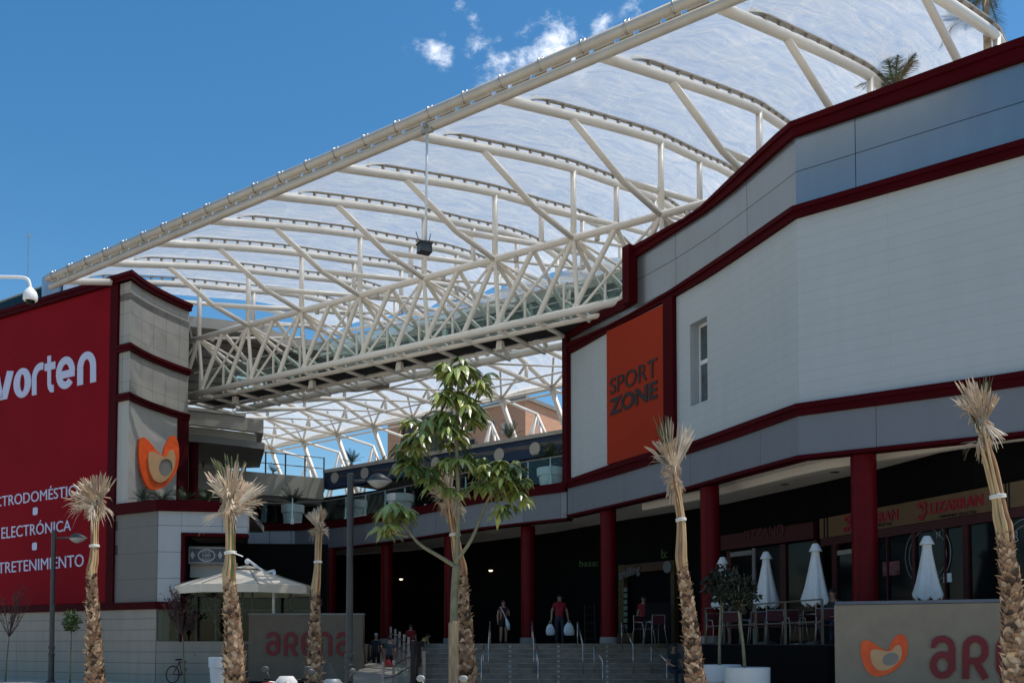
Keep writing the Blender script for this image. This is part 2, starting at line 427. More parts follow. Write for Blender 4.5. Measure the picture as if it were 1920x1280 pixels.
M['plinth'] = panel('grey_stone_plinth', (.36,.31,.25), 9.0, .42, .012, (.16,.14,.12), .75, oz=.06, var=.04, streak=.06)
M['concrete'] = mat('grey_concrete', (.2,.195,.185), .85, var=.1, scale=1.5, bump=.15, bscale=20)
M['concrete_lt'] = mat('pale_concrete', (.46,.43,.38), .8, var=.07, scale=.8)
M['cream'] = mat('cream_wall_paint', (.40,.39,.34), .7, var=.05, scale=.7)
M['sign_grey'] = mat('sign_wall_render', (.25,.205,.15), .8, var=.08, scale=3, bump=.2, bscale=60)
M['steel_white'] = mat('cream_white_steel_paint', (.76,.715,.645), .38, var=.05, scale=.7, spec=.45)
M['foil'] = membrane_mat()
M['clamp'] = mat('grey_clamp_metal', (.38,.345,.295), .5, metal=.3, var=.2, scale=8)
M['zinc'] = mat('zinc_gutter', (.50,.46,.40), .4, metal=.15, var=.08, scale=2)
M['bright'] = mat('bright_metal', (.85,.86,.88), .2, metal=.9, var=.05)
M['stainless'] = mat('stainless_steel', (.48,.45,.41), .28, metal=.9, var=.08)
M['black'] = mat('black_finish', (.006,.006,.007), .6, var=.2, spec=.2)
M['void'] = mat('dark_interior', (.004,.004,.0045), .9, var=.2, spec=.1)  # near-black colour stands in for deep shade inside arcade and recesses
M['soffit'] = mat('pale_soffit_board', (.72,.68,.61), .8, var=.05, scale=.6)
M['navy'] = mat('navy_fascia_paint', (.018,.038,.088), .5, var=.08, scale=.5)
M['deck'] = mat('dark_deck_underside', (.018,.018,.019), .8, var=.2)
M['glass'] = glass('clear_glass', (.86,.93,.92), .02)
M['glass_green'] = glass('green_tinted_glass', (.84,.92,.90), .06)
M['pane'] = mat('dark_window_pane', (.006,.008,.0085), .08, var=.3, spec=.12)
M['white'] = mat('white_plastic', (.74,.75,.75), .4, var=.03)
M['pot'] = mat('white_pot_plastic', (.60,.62,.63), .45, var=.04, scale=2)
M['cloth'] = mat('white_canvas', (.62,.62,.60), .85, var=.05, scale=4, bump=.2, bscale=40)
M['parasol'] = mat('ecru_parasol_canvas', (.74,.63,.49), .85, var=.06, scale=2)
M['letters'] = mat('lilac_white_lettering', (.50,.52,.68), .5, var=.03)
M['arena_red'] = mat('deep_red_lettering', (.165,.004,.012), .45, var=.05)
M['orange'] = mat('orange_lacquer', (.74,.07,.006), .38, var=.10, scale=4, col2=(.76,.10,.010))
M['tan'] = mat('tan_lacquer', (.52,.30,.145), .45, var=.06)
M['emblem_grey'] = mat('grey_emblem_disc', (.21,.19,.16), .5, var=.05)
M['lamp_grey'] = mat('grey_lamp_paint', (.055,.057,.058), .42, metal=.2, var=.1)
M['lamp_glass'] = mat('milky_lamp_bowl', (.34,.33,.30), .3, var=.04)
M['soil'] = mat('planting_soil', (.03,.022,.015), .95, var=.3, scale=12)
M['brick'] = None
# ================================================================== ground
def ground():
    g = MB(); g.poly([(-600,-300,0),(600,-300,0),(600,1500,0),(-600,1500,0)], 0)
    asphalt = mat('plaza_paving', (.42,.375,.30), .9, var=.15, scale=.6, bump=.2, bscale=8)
    tag(part(g, 'ground', asphalt), kind='structure')
    p = MB(); p.prism([(-45,30.5),(16,30.5),(16,70),(-45,70)], -.05, .16)
    tag(part(p, 'pavement', panel('pavement_slabs', (.50,.445,.36), .6, .6, .008, (.14,.13,.12), .85, var=.07, offset=.5)), kind='structure')
ground()

# ================================================================== right-hand mall wing
ZM = 11.83                                     # underside of the middle trim
rows = {
 'ptop': [(1183,468),(1268,422),(1311,400),(1380,319+14),(1487,232),(1920,73)],
 'plow': [(1199,482),(1268,437),(1326,400),(1380,358),(1491,259.5),(1670,200),(1920,116)],
 'mtop': [(1066,644),(1143,612),(1185,590),(1254,550),(1268,541),(1380,466),(1492.5,388),(1920,263.8)],
 'mbot': [(1066,666),(1076,661),(1143,622),(1185,599),(1268,557),(1332,520),(1380,488),(1495,410),(1920,292)],
 'ftop': [(1066,900),(1143,873),(1185,860),(1222,847),(1290,833),(1380,800),(1497.5,757.5),(1920,697.5)],
 'fbot': [(1066,916),(1146,895),(1215,874),(1290,852.5),(1380,823),(1498.8,780.8),(1920,725.5)],
 'stop': [(1066,965),(1146,947),(1252,922),(1290,913),(1380,886.5),(1498.8,854),(1917,810)],
 'sbot': [(1066,970),(1146,951.5),(1252,927),(1290,918.8),(1380,893),(1498.8,861),(1917,817.5)],
 'lowt': [(1065,620),(1122,588),(1185,556)],
 'lowb': [(1076,632),(1130,602),(1199,568)],
}
def zrow(x, y, row):
    z = 8.0; c, s = math.cos(PIT), math.sin(PIT)
    for _ in range(8):
        px, _py = proj((x, y, z)); v = (Y0-interp(rows[row], px))/F
        z = CZ+(v*c*y+s*y)/(c-v*s)
    return z
fpx = [1066,1090,1118,1144,1165,1185,1210,1232,1250,1268,1293,1325,1352,1380,1410,1440,1468,1494]
_m = catmull([(1066,666),(1143,622),(1185,599),(1268,557),(1332,520),(1380,488),(1440,448),(1495,410)], 12)
fac = [PZ(p, interp(_m, p), ZM) for p in fpx]
pr = PZ(1920, 292, ZM); dR = (pr-fac[-1]); dR.z = 0; dR.normalize()
fpath = [(p.x, p.y) for p in fac]; kc = len(fpath)-1
for d in (.75, 2.5, 4.3, 7.9, 11.5): fpath.append((fac[-1].x+dR.x*d, fac[-1].y+dR.y*d))
def zs(row, path=fpath): return [zrow(x, y, row) for x, y in path]
Z = {k: zs(k) for k in rows}
for k in Z:                                    # keep the heights smooth past the frame's edge
    for i in range(kc+4, len(fpath)): Z[k][i] = Z[k][kc+3]
i1144, i1185, i1250, i1268, i1293, i1325 = [fpx.index(v) for v in (1144,1185,1250,1268,1293,1325)]
uu = [0]
for i in range(1, len(fpath)): uu.append(uu[-1]+math.dist(fpath[i], fpath[i-1]))
gp = panel('grey_parapet_panels', (.30,.325,.34), 3.55, .5*(Z['plow'][kc]-Z['mtop'][kc]), .010, (.03,.03,.03), .30, oz=Z['mtop'][kc], ou=uu[kc+1], var=.025, spec=.6, metal=.75)
RW = thing('mall_wing', 'concave white and grey shopping mall wing with dark red trims and red columns', 'building', (fac[-1].x, fac[-1].y, 0))
def fstrip(name, zb, zt, d0, d1, m, i0=0, i1=None, **k):
    mb = MB(); i1 = len(fpath) if i1 is None else i1+1
    mb.strip(fpath[i0:i1], zb[i0:i1], zt[i0:i1], d0, d1); return part(mb, name, m, RW, **k)
def mb_strips(name, m, *runs):
    mb = MB()
    for (zb, zt, d0, d1, i0, i1) in runs:
        i1 = len(fpath) if i1 is None else i1+1
        mb.strip(fpath[i0:i1], zb[i0:i1], zt[i0:i1], d0, d1)
    return part(mb, name, m, RW)
off = lambda zl, d: [z+d for z in zl]
mids = lambda a, b, t: [x*(1-t)+y*t for x, y in zip(a, b)]
wz0 = zrow(*fpath[i1293], 'mbot')
def zpx(i, py):
    x, y = fpath[i]; v = (Y0-py)/F; c, s = math.cos(PIT), math.sin(PIT); return CZ+(v*c*y+s*y)/(c-v*s)
wt = [zpx(i1293, 609), zpx(i1325, 592)]; wb = [zpx(i1293, 760), zpx(i1325, 751)]
wtz, wbz = sum(wt)/2, sum(wb)/2; n_ = len(fpath)
mb_strips('wall', M['white_wall'],
    (Z['ftop'], Z['mbot'], -.4, 0, 0, i1144), (Z['ftop'], Z['mbot'], -.4, 0, i1144, i1268), (Z['ftop'], Z['mbot'], -.4, 0, i1268, i1293),
    (Z['ftop'], [wbz]*n_, -.4, 0, i1293, i1325), ([wtz]*n_, Z['mbot'], -.4, 0, i1293, i1325),
    (Z['ftop'], Z['mbot'], -.4, 0, i1325, None))
mb_strips('parapet_panels', gp, (Z['mtop'], Z['plow'], -.4, .02, i1185, None), (Z['mtop'], Z['lowb'], -.4, .02, 0, i1185))
mb_strips('top_trim', M['red_trim'], (Z['plow'], Z['ptop'], -.6, .14, i1185, None), (mids(Z['plow'],Z['ptop'],.55), mids(Z['plow'],Z['ptop'],.92), .1, .20, i1185, None),
    (Z['lowb'], Z['lowt'], -.6, .14, 0, i1185))
mb_strips('middle_trim', M['red_trim'], (Z['mbot'], Z['mtop'], -.3, .12, 0, None), (mids(Z['mbot'],Z['mtop'],.5), mids(Z['mbot'],Z['mtop'],.9), .1, .18, 0, None))
mb_strips('floor_trim', M['red_trim'], (Z['fbot'], Z['ftop'], -.3, .12, 0, None), (mids(Z['fbot'],Z['ftop'],.55), mids(Z['fbot'],Z['ftop'],.93), .1, .17, 0, None))
mb_strips('fascia', M['fascia_panel'], (Z['stop'], Z['fbot'], -.4, .05, 0, None))
mb_strips('soffit_trim', M['red_trim'], (Z['sbot'], Z['stop'], -.3, .09, 0, None))
# upright trims: the step of the parapet, the left edge and the pilaster beside the banner
mb = MB(); x, y = fpath[i1185]; nx, ny = normals(fpath)[i1185]; tx, ty = -ny, nx
a_ = math.atan2(ty, tx)
mb.box((x+tx*.16, y+ty*.16, (Z['lowb'][i1185]+Z['ptop'][i1185])/2), (.36,.7,Z['ptop'][i1185]-Z['lowb'][i1185]-.02), a_)
part(mb, 'edge_trim', M['red_trim'], RW); mb = MB()
x, y = fpath[0]; nx, ny = normals(fpath)[0]; a0 = math.atan2(nx, -ny)
mb.box((x+nx*-.1, y+ny*-.1, (Z['lowt'][0]+Z['fbot'][0])/2-.02), (.34,.55,Z['lowt'][0]-Z['fbot'][0]-.06), a0)
part(mb, 'edge_trim', M['red_trim'], RW)
mb = MB(); mb.strip([fpath[i1250], fpath[i1268]], [Z['ftop'][i1250]-.02]*2, [Z['mbot'][i1250]+.03, Z['mbot'][i1268]+.02], 0, .15); part(mb, 'pilaster', M['red_trim'], RW)
# window in the white wall: deep reveal, two stacked panes
wA, wB = fpath[i1293], fpath[i1325]
nx, ny = normals([wA, wB])[0]
fr = MB()
def wq(t, z, d): return (wA[0]+(wB[0]-wA[0])*t+nx*d, wA[1]+(wB[1]-wA[1])*t+ny*d, z)
for (t0,t1,z0,z1) in ((0,.07,wbz,wtz),(.93,1,wbz,wtz),(.07,.93,wbz,wbz+.07),(.07,.93,wtz-.07,wtz),(.07,.93,wbz+(wtz-wbz)*.51,wbz+(wtz-wbz)*.56)):
    fr.strip([wq(t0,0,0)[:2], wq(t1,0,0)[:2]], z0, z1, -.38, -.30)
wf = part(fr, 'window', M['white'], RW)
pn = MB(); pn.strip([wq(.05,0,0)[:2], wq(.95,0,0)[:2]], wbz+.04, wtz-.04, -.36, -.335); part(pn, 'pane', mat('pale_window_pane', (.085,.105,.105), .12, var=.3, spec=.5), wf)
# columns along the front
def column(px, py, r):
    p = PZ(px, py, 6.05)
    return p
colM = MB()
def add_column(px, Y, zt, r=.28, base=True):
    p = PY(px, 1100, Y)
    mb = MB(); mb.lathe([(r,1.64),(r,zt)], (p.x, Y, 0), 24); o = part(mb, 'column', M['red_col'], RW, smooth=40)
    if base:
        b = MB(); b.lathe([(r*1.12,1.64),(r*1.12,1.84),(r*.98,1.86)], (p.x, Y, 0), 20); part(b, 'column_base', M['concrete'], o, smooth=40)
for px, Y, zt in ((1622.5,22.6,6.12),(1332,27.6,6.14),(1141,32.6,6.1),(990,36.8,6.05),(845,39.6,6.05),(725,43.2,6.05),(619,45.2,6.0),(471,46.6,6.0)):
    add_column(px, Y, zt, .29 if px > 1600 else .27)
# soffit, downlights and dark inner wall
wpx = [(1040,997),(1162,975),(1265,959),(1361,944),(1440,926),(1545,903),(1645,879),(1740,854),(1825,830)]
W = [PZ(p, q, 6.2) for p, q in wpx]
Wp = [(p.x, p.y) for p in W]; Wp.append((Wp[-1][0]+3.4, Wp[-1][1]-1.2)); Wp.append((Wp[-1][0]+4, Wp[-1][1]-3))
# courtyard fascia line (first-floor edge, curving round to the left)
cpx = [(465,1031),(500,1031),(553,1030.5),(610,1028),(660,1023),(707,1017),(775,1008),(840,998),(905,988),(966,981),(1020,975),(1064,970.5)]
Cp = [PZ(p, q, 6.06) for p, q in cpx]; cpath = [(p.x, p.y) for p in Cp]
iw = [(-17,52.5),(-12.5,52),(-8.5,50.5),(-5,48),(PZ(880,1018,6.2).x, PZ(880,1018,6.2).y)]
inner = iw+Wp
def resample(path, n):
    L_ = [0]
    for i in range(1, len(path)): L_.append(L_[-1]+math.dist(path[i], path[i-1]))
    out = []
    for k in range(n):
        s = L_[-1]*k/(n-1); i = max(j for j in range(len(L_)-1) if L_[j] <= s+1e-9)
        t = (s-L_[i])/((L_[i+1]-L_[i]) or 1); out.append((path[i][0]+(path[i+1][0]-path[i][0])*t, path[i][1]+(path[i+1][1]-path[i][1])*t))
    return out
sm = MB()
oA = resample(cpath+fpath, 40); iA = resample(inner, 40)
for i in range(39): sm.poly([(oA[i][0],oA[i][1],6.2),(oA[i+1][0],oA[i+1][1],6.2),(iA[i+1][0],iA[i+1][1],6.2),(iA[i][0],iA[i][1],6.2)])
part(sm, 'soffit', M['soffit'], RW)
bm_ = MB()                                     # a shallow beam running along under the soffit
mid = [(a[0]*.62+b[0]*.38, a[1]*.62+b[1]*.38) for a, b in zip(oA, iA)]
bm_.strip(mid[22:36], 5.98, 6.19, -.12, .12); part(bm_, 'soffit_beam', M['soffit'], RW)
for px, py in ((1683,854),(1565,884),(1471,907)):
    p = PZ(px, py, 6.18); d = MB(); d.lathe([(.13,-.015),(.13,.015)], p, 16); dl = part(d, 'downlight', M['bright'], RW)
    d = MB(); d.lathe([(.085,-.02),(.085,-.016)], p, 16); part(d, 'lens', M['void'], dl)
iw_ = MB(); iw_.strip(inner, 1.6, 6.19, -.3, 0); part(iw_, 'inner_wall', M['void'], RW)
# body of the wing behind the front, so that nothing can be seen through it
bk = MB(); roof = [(p[0], p[1]) for p in fpath]
bp_ = [(x-nx_*.3, y-ny_*.3) for (x,y),(nx_,ny_) in zip(fpath, normals(fpath))]
bk.prism(bp_[i1185:]+[(26,16),(30,30),(14,38)], 12.3, 12.6); bk.prism(bp_[:i1185+1]+[(14,38),(8,42)], 11.6, 11.9)
bk.prism(bp_+[(26,16),(30,30),(14,40),(7,42)], 6.6, 6.9)
part(bk, 'roof_slab', M['concrete'], RW)
bw = MB(); bw.strip([(8,42),(14,38)], 6.9, 11.6, -.3, 0); bw.strip([(fpath[0][0]+.25,fpath[0][1]+.3),(8,42)], 6.9, 12.2, -.3, 0)
part(bw, 'side_wall', M['cream'], RW)
# courtyard edge: fascia and trims of the terrace floor
cb = MB(); cb.strip(cpath, 6.06, 6.98, -.4, .05)
part(cb, 'terrace_fascia', panel('terrace_fascia_panels', (.17,.18,.20), 1.75, 4, .01, (.05,.05,.055), .45, oz=4.5, var=.22), RW)
cb = MB(); cb.strip(cpath[:3], 6.08, 6.96, .0, .07); part(cb, 'pale_panel', panel('pale_terrace_panels', (.34,.38,.43), 1.05, 4, .02, (.1,.11,.12), .4, oz=4.5, var=.12), RW)
cb = MB(); cb.strip(cpath, 6.98, 7.32, -.4, .13); cb.strip(cpath, 5.98, 6.06, -.3, .09); part(cb, 'terrace_trim', M['red_trim'], RW)
# ================================================================== first-floor terrace and navy upper storey
nvL, nvR = PZ(608, 887, 11.2), PZ(1061, 811.6, 11.2); nd = (nvR-nvL).normalized(); nvR2 = nvR+nd*5
tf = MB(); tf.prism([(p[0],p[1]) for p in cpath]+[(6,40),(nvR2.x,nvR2.y+6),(nvL.x,nvL.y+6),(-20,58),(-20,46.5)], 6.9, 7.2)
part(tf, 'terrace_floor', M['concrete'], RW)
NV = thing('upper_storey', 'navy blue upper storey band with pale round discs above the courtyard terrace', 'building', (nvL.x, nvL.y, 7.2))
npath = [(nvL.x,nvL.y),((nvL.x+nvR.x)/2,(nvL.y+nvR.y)/2),(nvR2.x,nvR2.y)]
mb = MB(); mb.strip(npath, 10.3, 11.2, -.5, 0); part(mb, 'fascia', M['navy'], NV)
mb = MB(); mb.strip(npath, 11.2, 11.38, -1.2, .1); part(mb, 'parapet_cap', M['concrete_lt'], NV)
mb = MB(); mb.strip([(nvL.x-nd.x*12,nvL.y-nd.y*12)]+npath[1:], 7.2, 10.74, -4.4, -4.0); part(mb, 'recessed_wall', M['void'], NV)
rn = normals(npath)[0]
mb = MB(); q = [(nvL.x,nvL.y),(nvR2.x,nvR2.y),(nvR2.x-rn[0]*14,nvR2.y-rn[1]*14),(nvL.x-rn[0]*14,nvL.y-rn[1]*14)]; mb.prism(q, 10.75, 10.95); part(mb, 'roof_deck', M['concrete'], NV)
mb = MB(); mb.strip([(nvR.x+1,nvR.y-.4),(nvR.x-rn[0]*4.5+1,nvR.y-rn[1]*4.5)][::-1], 7.2, 10.3, 0, .3); part(mb, 'end_wall', M['cream'], NV)
for px, py in ((628,895),(684,886.5),(742,879.5),(817,868),(936,852),(1003,841)):
    p = PP(px, py, npath[0], npath[2]); mb = MB()
    a = Vector((nd.x, nd.y, 0)); pts = [p+Vector((rn[0],rn[1],0))*.03+a*(.31*math.cos(t*math.pi/12))+Vector((0,0,.31*math.sin(t*math.pi/12))) for t in range(24)]
    back = [q_-Vector((rn[0],rn[1],0))*.05 for q_ in pts]
    mb.poly(pts)
    for i in range(24): mb.poly([back[i], back[(i+1)%24], pts[(i+1)%24], pts[i]])
    part(mb, 'disc', M['concrete_lt'], NV)
# cream parapet across the back of the courtyard with a steel railing
cl, cr = PZ(340, 872, 10.9), PZ(607, 896, 10.9)
CT = thing('terrace_parapet', 'cream parapet wall with a thin steel railing across the back of the courtyard', 'parapet', (cr.x, cr.y, 9.7))
mb = MB(); mb.strip([(cl.x-4,cl.y-.8),(cl.x,cl.y),(cr.x,cr.y)], 9.7, 10.9, -.6, 0); part(mb, 'wall', M['cream'], CT)
mb = MB(); mb.strip([(cl.x-6,cl.y+2.5),(cr.x+1,cr.y+1.5)], 0, 9.6, -.4, 0); part(mb, 'back_wall', M['void'], CT)
mb = MB(); mb.strip([(cl.x-4,cl.y-.8),(cl.x,cl.y),(cr.x,cr.y)], 9.45, 9.7, -6, -.3); part(mb, 'slab', M['concrete'], CT)
for k in range(8):
    p = cl.lerp(cr, k/7); mb = MB(); mb.box((p.x, p.y+.05, 11.1), (.07,.07,1.95)); part(mb, 'post', M['lamp_grey'], CT)
mb = MB()
for z in (12.05, 11.45): mb.tube([(cl.x,cl.y+.05,z),(cr.x,cr.y+.05,z)], .028, 6)
part(mb, 'rail', M['lamp_grey'], CT)
# ================================================================== left tower with the red banner
c0 = PZ(246, 511, 16.173); dW = Vector((-.854,.52,0)); far = c0+dW*34
pl = ((c0.x,c0.y),(far.x,far.y))
def onW(px, py): return PP(px, py, pl[0], pl[1])
wp = lambda px, py=900: (onW(px,py).x, onW(px,py).y)
LT = thing('shop_tower', 'tall shop block with a concave pale panelled corner and dark red trims', 'building', (c0.x, c0.y, 0))
curve = [(246,511),(262,523),(282,535.5),(302,546),(325,557.5),(355,570.5)]
cv = [PZ(p,q,16.173) for p,q in curve]; cvp = [(p.x,p.y) for p in catmull([tuple(p) for p in cv], 3) for p in [Vector(p)]]
pA, pB = wp(205), wp(219)
farp = (far.x, far.y); c0p = (c0.x, c0.y)
full = [farp, pB]+cvp
ztr = lambda px, py: (zrow_plane(px, py))
def part_strip(parent, name, m, *runs, **k):
    mb = MB()
    for (path, zb, zt, d0, d1) in runs: mb.strip(path, zb, zt, d0, d1)
    return part(mb, name, m, parent, **k)
ZB = onW(190,1144).z                           # underside of the low red trim
part_strip(LT, 'wall', M['red_banner'], ([farp, pA], ZB, 15.884, -.5, 0))
part_strip(LT, 'frame', M['red_trim'], ([pA, pB], ZB, 15.884, -.5, .10))
part_strip(LT, 'top_trim', M['red_trim'], (full, 15.845, 16.173, -.7, .16), (full, 16.000, 16.154, .1, .22))
part_strip(LT, 'corner_panels', M['tower_panel'], ([pB]+cvp, 13.317, 15.864, -.4, 0), ([pB]+cvp, 11.387, 13.085, -.4, 0))
part_strip(LT, 'corner_trim', M['red_trim'], ([pB]+cvp, 13.066, 13.355, -.3, .12), ([pB]+cvp, 11.117, 11.406, -.3, .12), ([pB]+cvp, 13.201, 13.317, .1, .17), ([pB]+cvp, 11.271, 11.368, .1, .17))
part_strip(LT, 'lower_corner', panel('pale_corner_boards', (.40,.385,.35), 1.2, .35, .005, (.38,.37,.34), .6, oz=7, var=.015), ([pB]+cvp[:-2], 7.0, 11.136, -.4, .01))
part_strip(LT, 'corner_pilaster', M['red_trim'], (cvp[-3:], 7.0, 11.155, -.5, .08))
en = cvp[-1]; part_strip(LT, 'end_wall', M['concrete'], ([en, (en[0]-2, en[1]+6)], 7.0, 15.864, -.4, -.02))
# the lower box beside it: grey panels, a corner, and the pale band over the bar opening
c1 = onW(297, 957.5); zb1 = c1.z; c1p = (c1.x, c1.y); b2 = PZ(465, 961, zb1); b2p = (b2.x, b2.y)
fB = lambda px: (PP(px, 1000, c1p, b2p).x, PP(px, 1000, c1p, b2p).y)
b340 = fB(340); zop = PP(400, 1003, c1p, b2p).z
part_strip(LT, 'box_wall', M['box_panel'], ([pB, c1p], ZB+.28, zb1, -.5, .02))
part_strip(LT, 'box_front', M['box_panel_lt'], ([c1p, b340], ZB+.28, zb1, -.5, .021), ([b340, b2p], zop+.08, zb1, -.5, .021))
part_strip(LT, 'box_trim', M['red_trim'], ([pB, c1p, b2p], zb1, zb1+.42, -.6, .16), ([b340, b2p], zop-.05, zop+.08, -.5, .08), ([farp, c1p, b340], ZB, ZB+.28, -.5, .13))
part_strip(LT, 'opening_frame', M['red_trim'], ([b340, fB(347)], 1.7, zop-.05, -.5, .06))
nb = normals([c1p, b2p])[0]
ib = lambda p, d: (p[0]+nb[0]*d, p[1]+nb[1]*d)
rf = MB(); rf.prism([pB, c1p, b2p, ib(b2p,-7), ib(c1p,-7)], zb1+.02, zb1+.3); rf.prism([farp]+[pB]+cvp+[(en[0]-2,en[1]+8),(far.x,far.y+12)], 15.112, 15.401); part(rf, 'roof', M['concrete'], LT)
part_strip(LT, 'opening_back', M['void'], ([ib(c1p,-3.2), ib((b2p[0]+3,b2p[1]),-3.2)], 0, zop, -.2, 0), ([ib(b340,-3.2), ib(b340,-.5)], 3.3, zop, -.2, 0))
part_strip(LT, 'inner_side', M['concrete_lt'], ([ib(c1p,-3.1), ib(c1p,-.4)], 0, 3.0, -.2, .25))
mb = MB(); mb.prism([c1p, b340, ib(b340,-3.2), ib(c1p,-3.2)], ZB+.02, ZB+.2); part(mb, 'inner_ceiling', M['void'], LT)
part_strip(LT, 'bar_counter', M['concrete_lt'], ([ib(fB(348),-.9), ib(fB(440),-.9)], 3.2+1.0, 4.78, -.3, 0))
part_strip(LT, 'bar_shelf', M['black'], ([ib(fB(348),-.85), ib(fB(440),-.85)], 4.80, 4.92, -.3, 0))
part_strip(LT, 'plinth', M['plinth'], ([farp, c1p], -.05, ZB, -.6, .04), ([c1p, b2p, (b2p[0]+2.5, b2p[1]-.2)], -.05, 1.72, -.6, .041))
for py0 in (978, 1023):                        # two ventilation grilles on the box wall
    g = MB()
    for k in range(5):
        a, b = onW(213, py0+k*3.6), onW(221.5, py0+k*3.6-.4); g.strip([(a.x,a.y),(b.x,b.y)], a.z-.035, a.z, .0, .045)
    part(g, 'grille', M['black'], LT)
# ---- banner lettering
BN = thing('banner_sign', 'huge red banner on the shop block with white lettering worten', 'banner', (wp(60)[0], wp(60)[1], 9))
bs = MB(); bs.strip([farp, wp(204)], ZB+.32, 15.787, .005, .03); part(bs, 'sheet', M['red_banner'], BN)
nW = Vector((-.52,-.854,0))
def wquad(TL, TR, BL, BR): return [onW(*TL), onW(*TR), onW(*BL), onW(*BR)]
for txt, q in (('ELECTRODOMÉSTICOS', ((-34,936),(172,904.5),(-34,955),(172,925.5))),
               ('ELECTRÓNICA', ((5,988.5),(135,974),(5,1010),(135,994.3))),
               ('ENTRETENIMIENTO', ((-25,1057),(159,1038),(-25,1077),(159,1061.3)))):
    me = text_on(txt, wquad(*q), nW, .0, .012, .045); meshobj(me, 'lettering', M['letters'], BN)
for px, py in ((68.3,958.5),(67,1024.3)):
    d = MB(); a, b = onW(px-4.7,py), onW(px+4.7,py-.8); r = .5*(onW(px,py-7.2).z-onW(px,py+7.2).z); cx = [(a.x+b.x)/2,(a.y+b.y)/2,(a.z+b.z)/2]
    hw = math.dist((a.x,a.y),(b.x,b.y))/2; pts = []
    for t in range(32):
        an = t*math.pi/16; e = .45; cs, sn = math.cos(an), math.sin(an)
        u_ = hw*math.copysign(abs(cs)**e, cs); w_ = r*math.copysign(abs(sn)**e, sn)
        pts.append(Vector((cx[0]-dW.x*u_, cx[1]-dW.y*u_, cx[2]+w_))+nW*.055)
    d.poly(pts); part(d, 'dot', M['letters'], BN)
GL = {}
sw = .24
GL['o'] = [[*arc(.33,.5,.33-sw/2,.5-sw*.42,0,360,28)]]
GL['r'] = [[(.14,0),(.14,.55)]+arc(.50,.55,.36,.36,180,98,10)+[(.62,.90)]]
GL['n'] = [[(.13,0),(.13,.52)]+arc(.40,.52,.27,.37,180,0,16)+[(.67,0)]]
GL['t'] = [[(.3,1.18),(.3,.30)]+arc(.5,.30,.20,.22,180,262,8)+[(.60,.09)],[(.0,.83),(.72,.83)]]
GL['e'] = [arc(.39,.5,.30,.40,0,318,28), [(.20,.45),(.80,.45)]]
GL['w'] = [[(.05,1),(.28,.12),(.42,.12),(.55,.9)],[(.55,.9),(.68,.12),(.82,.12),(1.05,1)]]
yb = lambda px: 741-.218*(px-66); yt = lambda px: 690.5-.25*(px-43)
def stroke_letter(ch, quadfn, w, nrm, parent, m, ext, lift, bb):
    mb = MB()
    for k, st in enumerate(GL[ch]):
        closed = ch == 'o'
        if closed:
            outer = arc(.33,.5,.33,.5,0,348,26); inn = arc(.33,.5,.33-sw,.5-sw*.86,0,348,26); me = flatshape([outer, inn], ext)
        else: me = ribbon_mesh(st, w, ext, closed=(len(st) > 20 and math.dist(st[0], st[-1]) < .06))
        for v in me.vertices:
            a = (v.co.x-bb[0])/(bb[1]-bb[0]); b = v.co.y
            v.co = quadfn(a, b)+nrm*(v.co.z+lift+k*.004)
        mb.add(me); bpy.data.meshes.remove(me)
    return part(mb, 'letter', m, parent)
for ch, x0, x1, bb in (('w',-36,27,(-.05,1.15)),('o',27.5,60.5,(0,.66)),('r',62,84,(.02,.64)),('t',86,106,(0,.72)),('e',108.5,143,(.0,.82)),('n',147,182,(.01,.79))):
    def qf(a, b, x0=x0, x1=x1):
        px = x0+(x1-x0)*a; return onW(px, yb(px)+(yt(px)-yb(px))*b)
    stroke_letter(ch, qf, sw, nW, BN, M['letters'], .012, .045, bb)
# ---- emblem shapes (a heart-like two-lobed form with a tan heart and a grey disc)
E_out = catmull([(290,560),(288,480),(302,440),(338,425),(385,437),(440,470),(500,510),(556,532),(572,520),(588,470),(620,420),(655,385),(690,374),(728,392),(753,445),(760,520),(745,595),(710,655),(650,712),(580,755),(505,781),(440,786),(390,766),(345,715),(310,645)],4,True)
E_in = catmull([(388,580),(390,540),(405,522),(440,518),(500,528),(560,540),(595,538),(615,515),(640,490),(668,480),(690,495),(703,545),(696,592),(670,640),(620,690),(560,722),(500,729),(455,716),(415,672),(395,625)],4,True)
E_dot = [(590+math.cos(t*math.pi/16)*85*.94-math.sin(t*math.pi/16)*62*-.30, 617-math.cos(t*math.pi/16)*85*.30+math.sin(t*math.pi/16)*62*.94) for t in range(32)]
EB = (287,761,374,787)
def emblem(parent, origin, U, V, nrm, d, hole):
    """outline given in image-like units, v downwards; U spans the width, V the height (pointing up)"""
    def put(loops, ext, lift, name, m):
        me = flatshape(loops, ext)
        for v in me.vertices:
            a = (v.co.x-EB[0])/(EB[1]-EB[0]); b = 1-(v.co.y-EB[2])/(EB[3]-EB[2])
            v.co = origin+U*a+V*b+nrm*(v.co.z+lift)
        return meshobj(me, name, m, parent)
    put([E_out], d, d, 'outer_shape', M['orange'])
    put([E_in, E_dot] if hole else [E_in], d*.6, d*2.0+d*.6+.003, 'inner_shape', M['tan'])
    if not hole: put([E_dot], d*.5, d*3.3, 'disc', M['emblem_grey'])
    else: put([E_dot], .01, d*2.0+.015, 'disc', M['emblem_grey'])
ea, eb = PP(257, 900, cvp[0], cvp[-5]), PP(333, 900, cvp[0], cvp[-5])
eb = PY(333, 900, ea.y+(eb.y-ea.y)*.5); en3 = Vector((eb.y-ea.y, -(eb.x-ea.x), 0)).normalized()
EM = thing('emblem_sign', 'big orange two-lobed emblem with a tan centre on the pale tower corner', 'sign', (ea.x, ea.y, 9))
zt_, zb_ = PY(296, 812, (ea.y+eb.y)/2).z, PY(296, 920, (ea.y+eb.y)/2).z
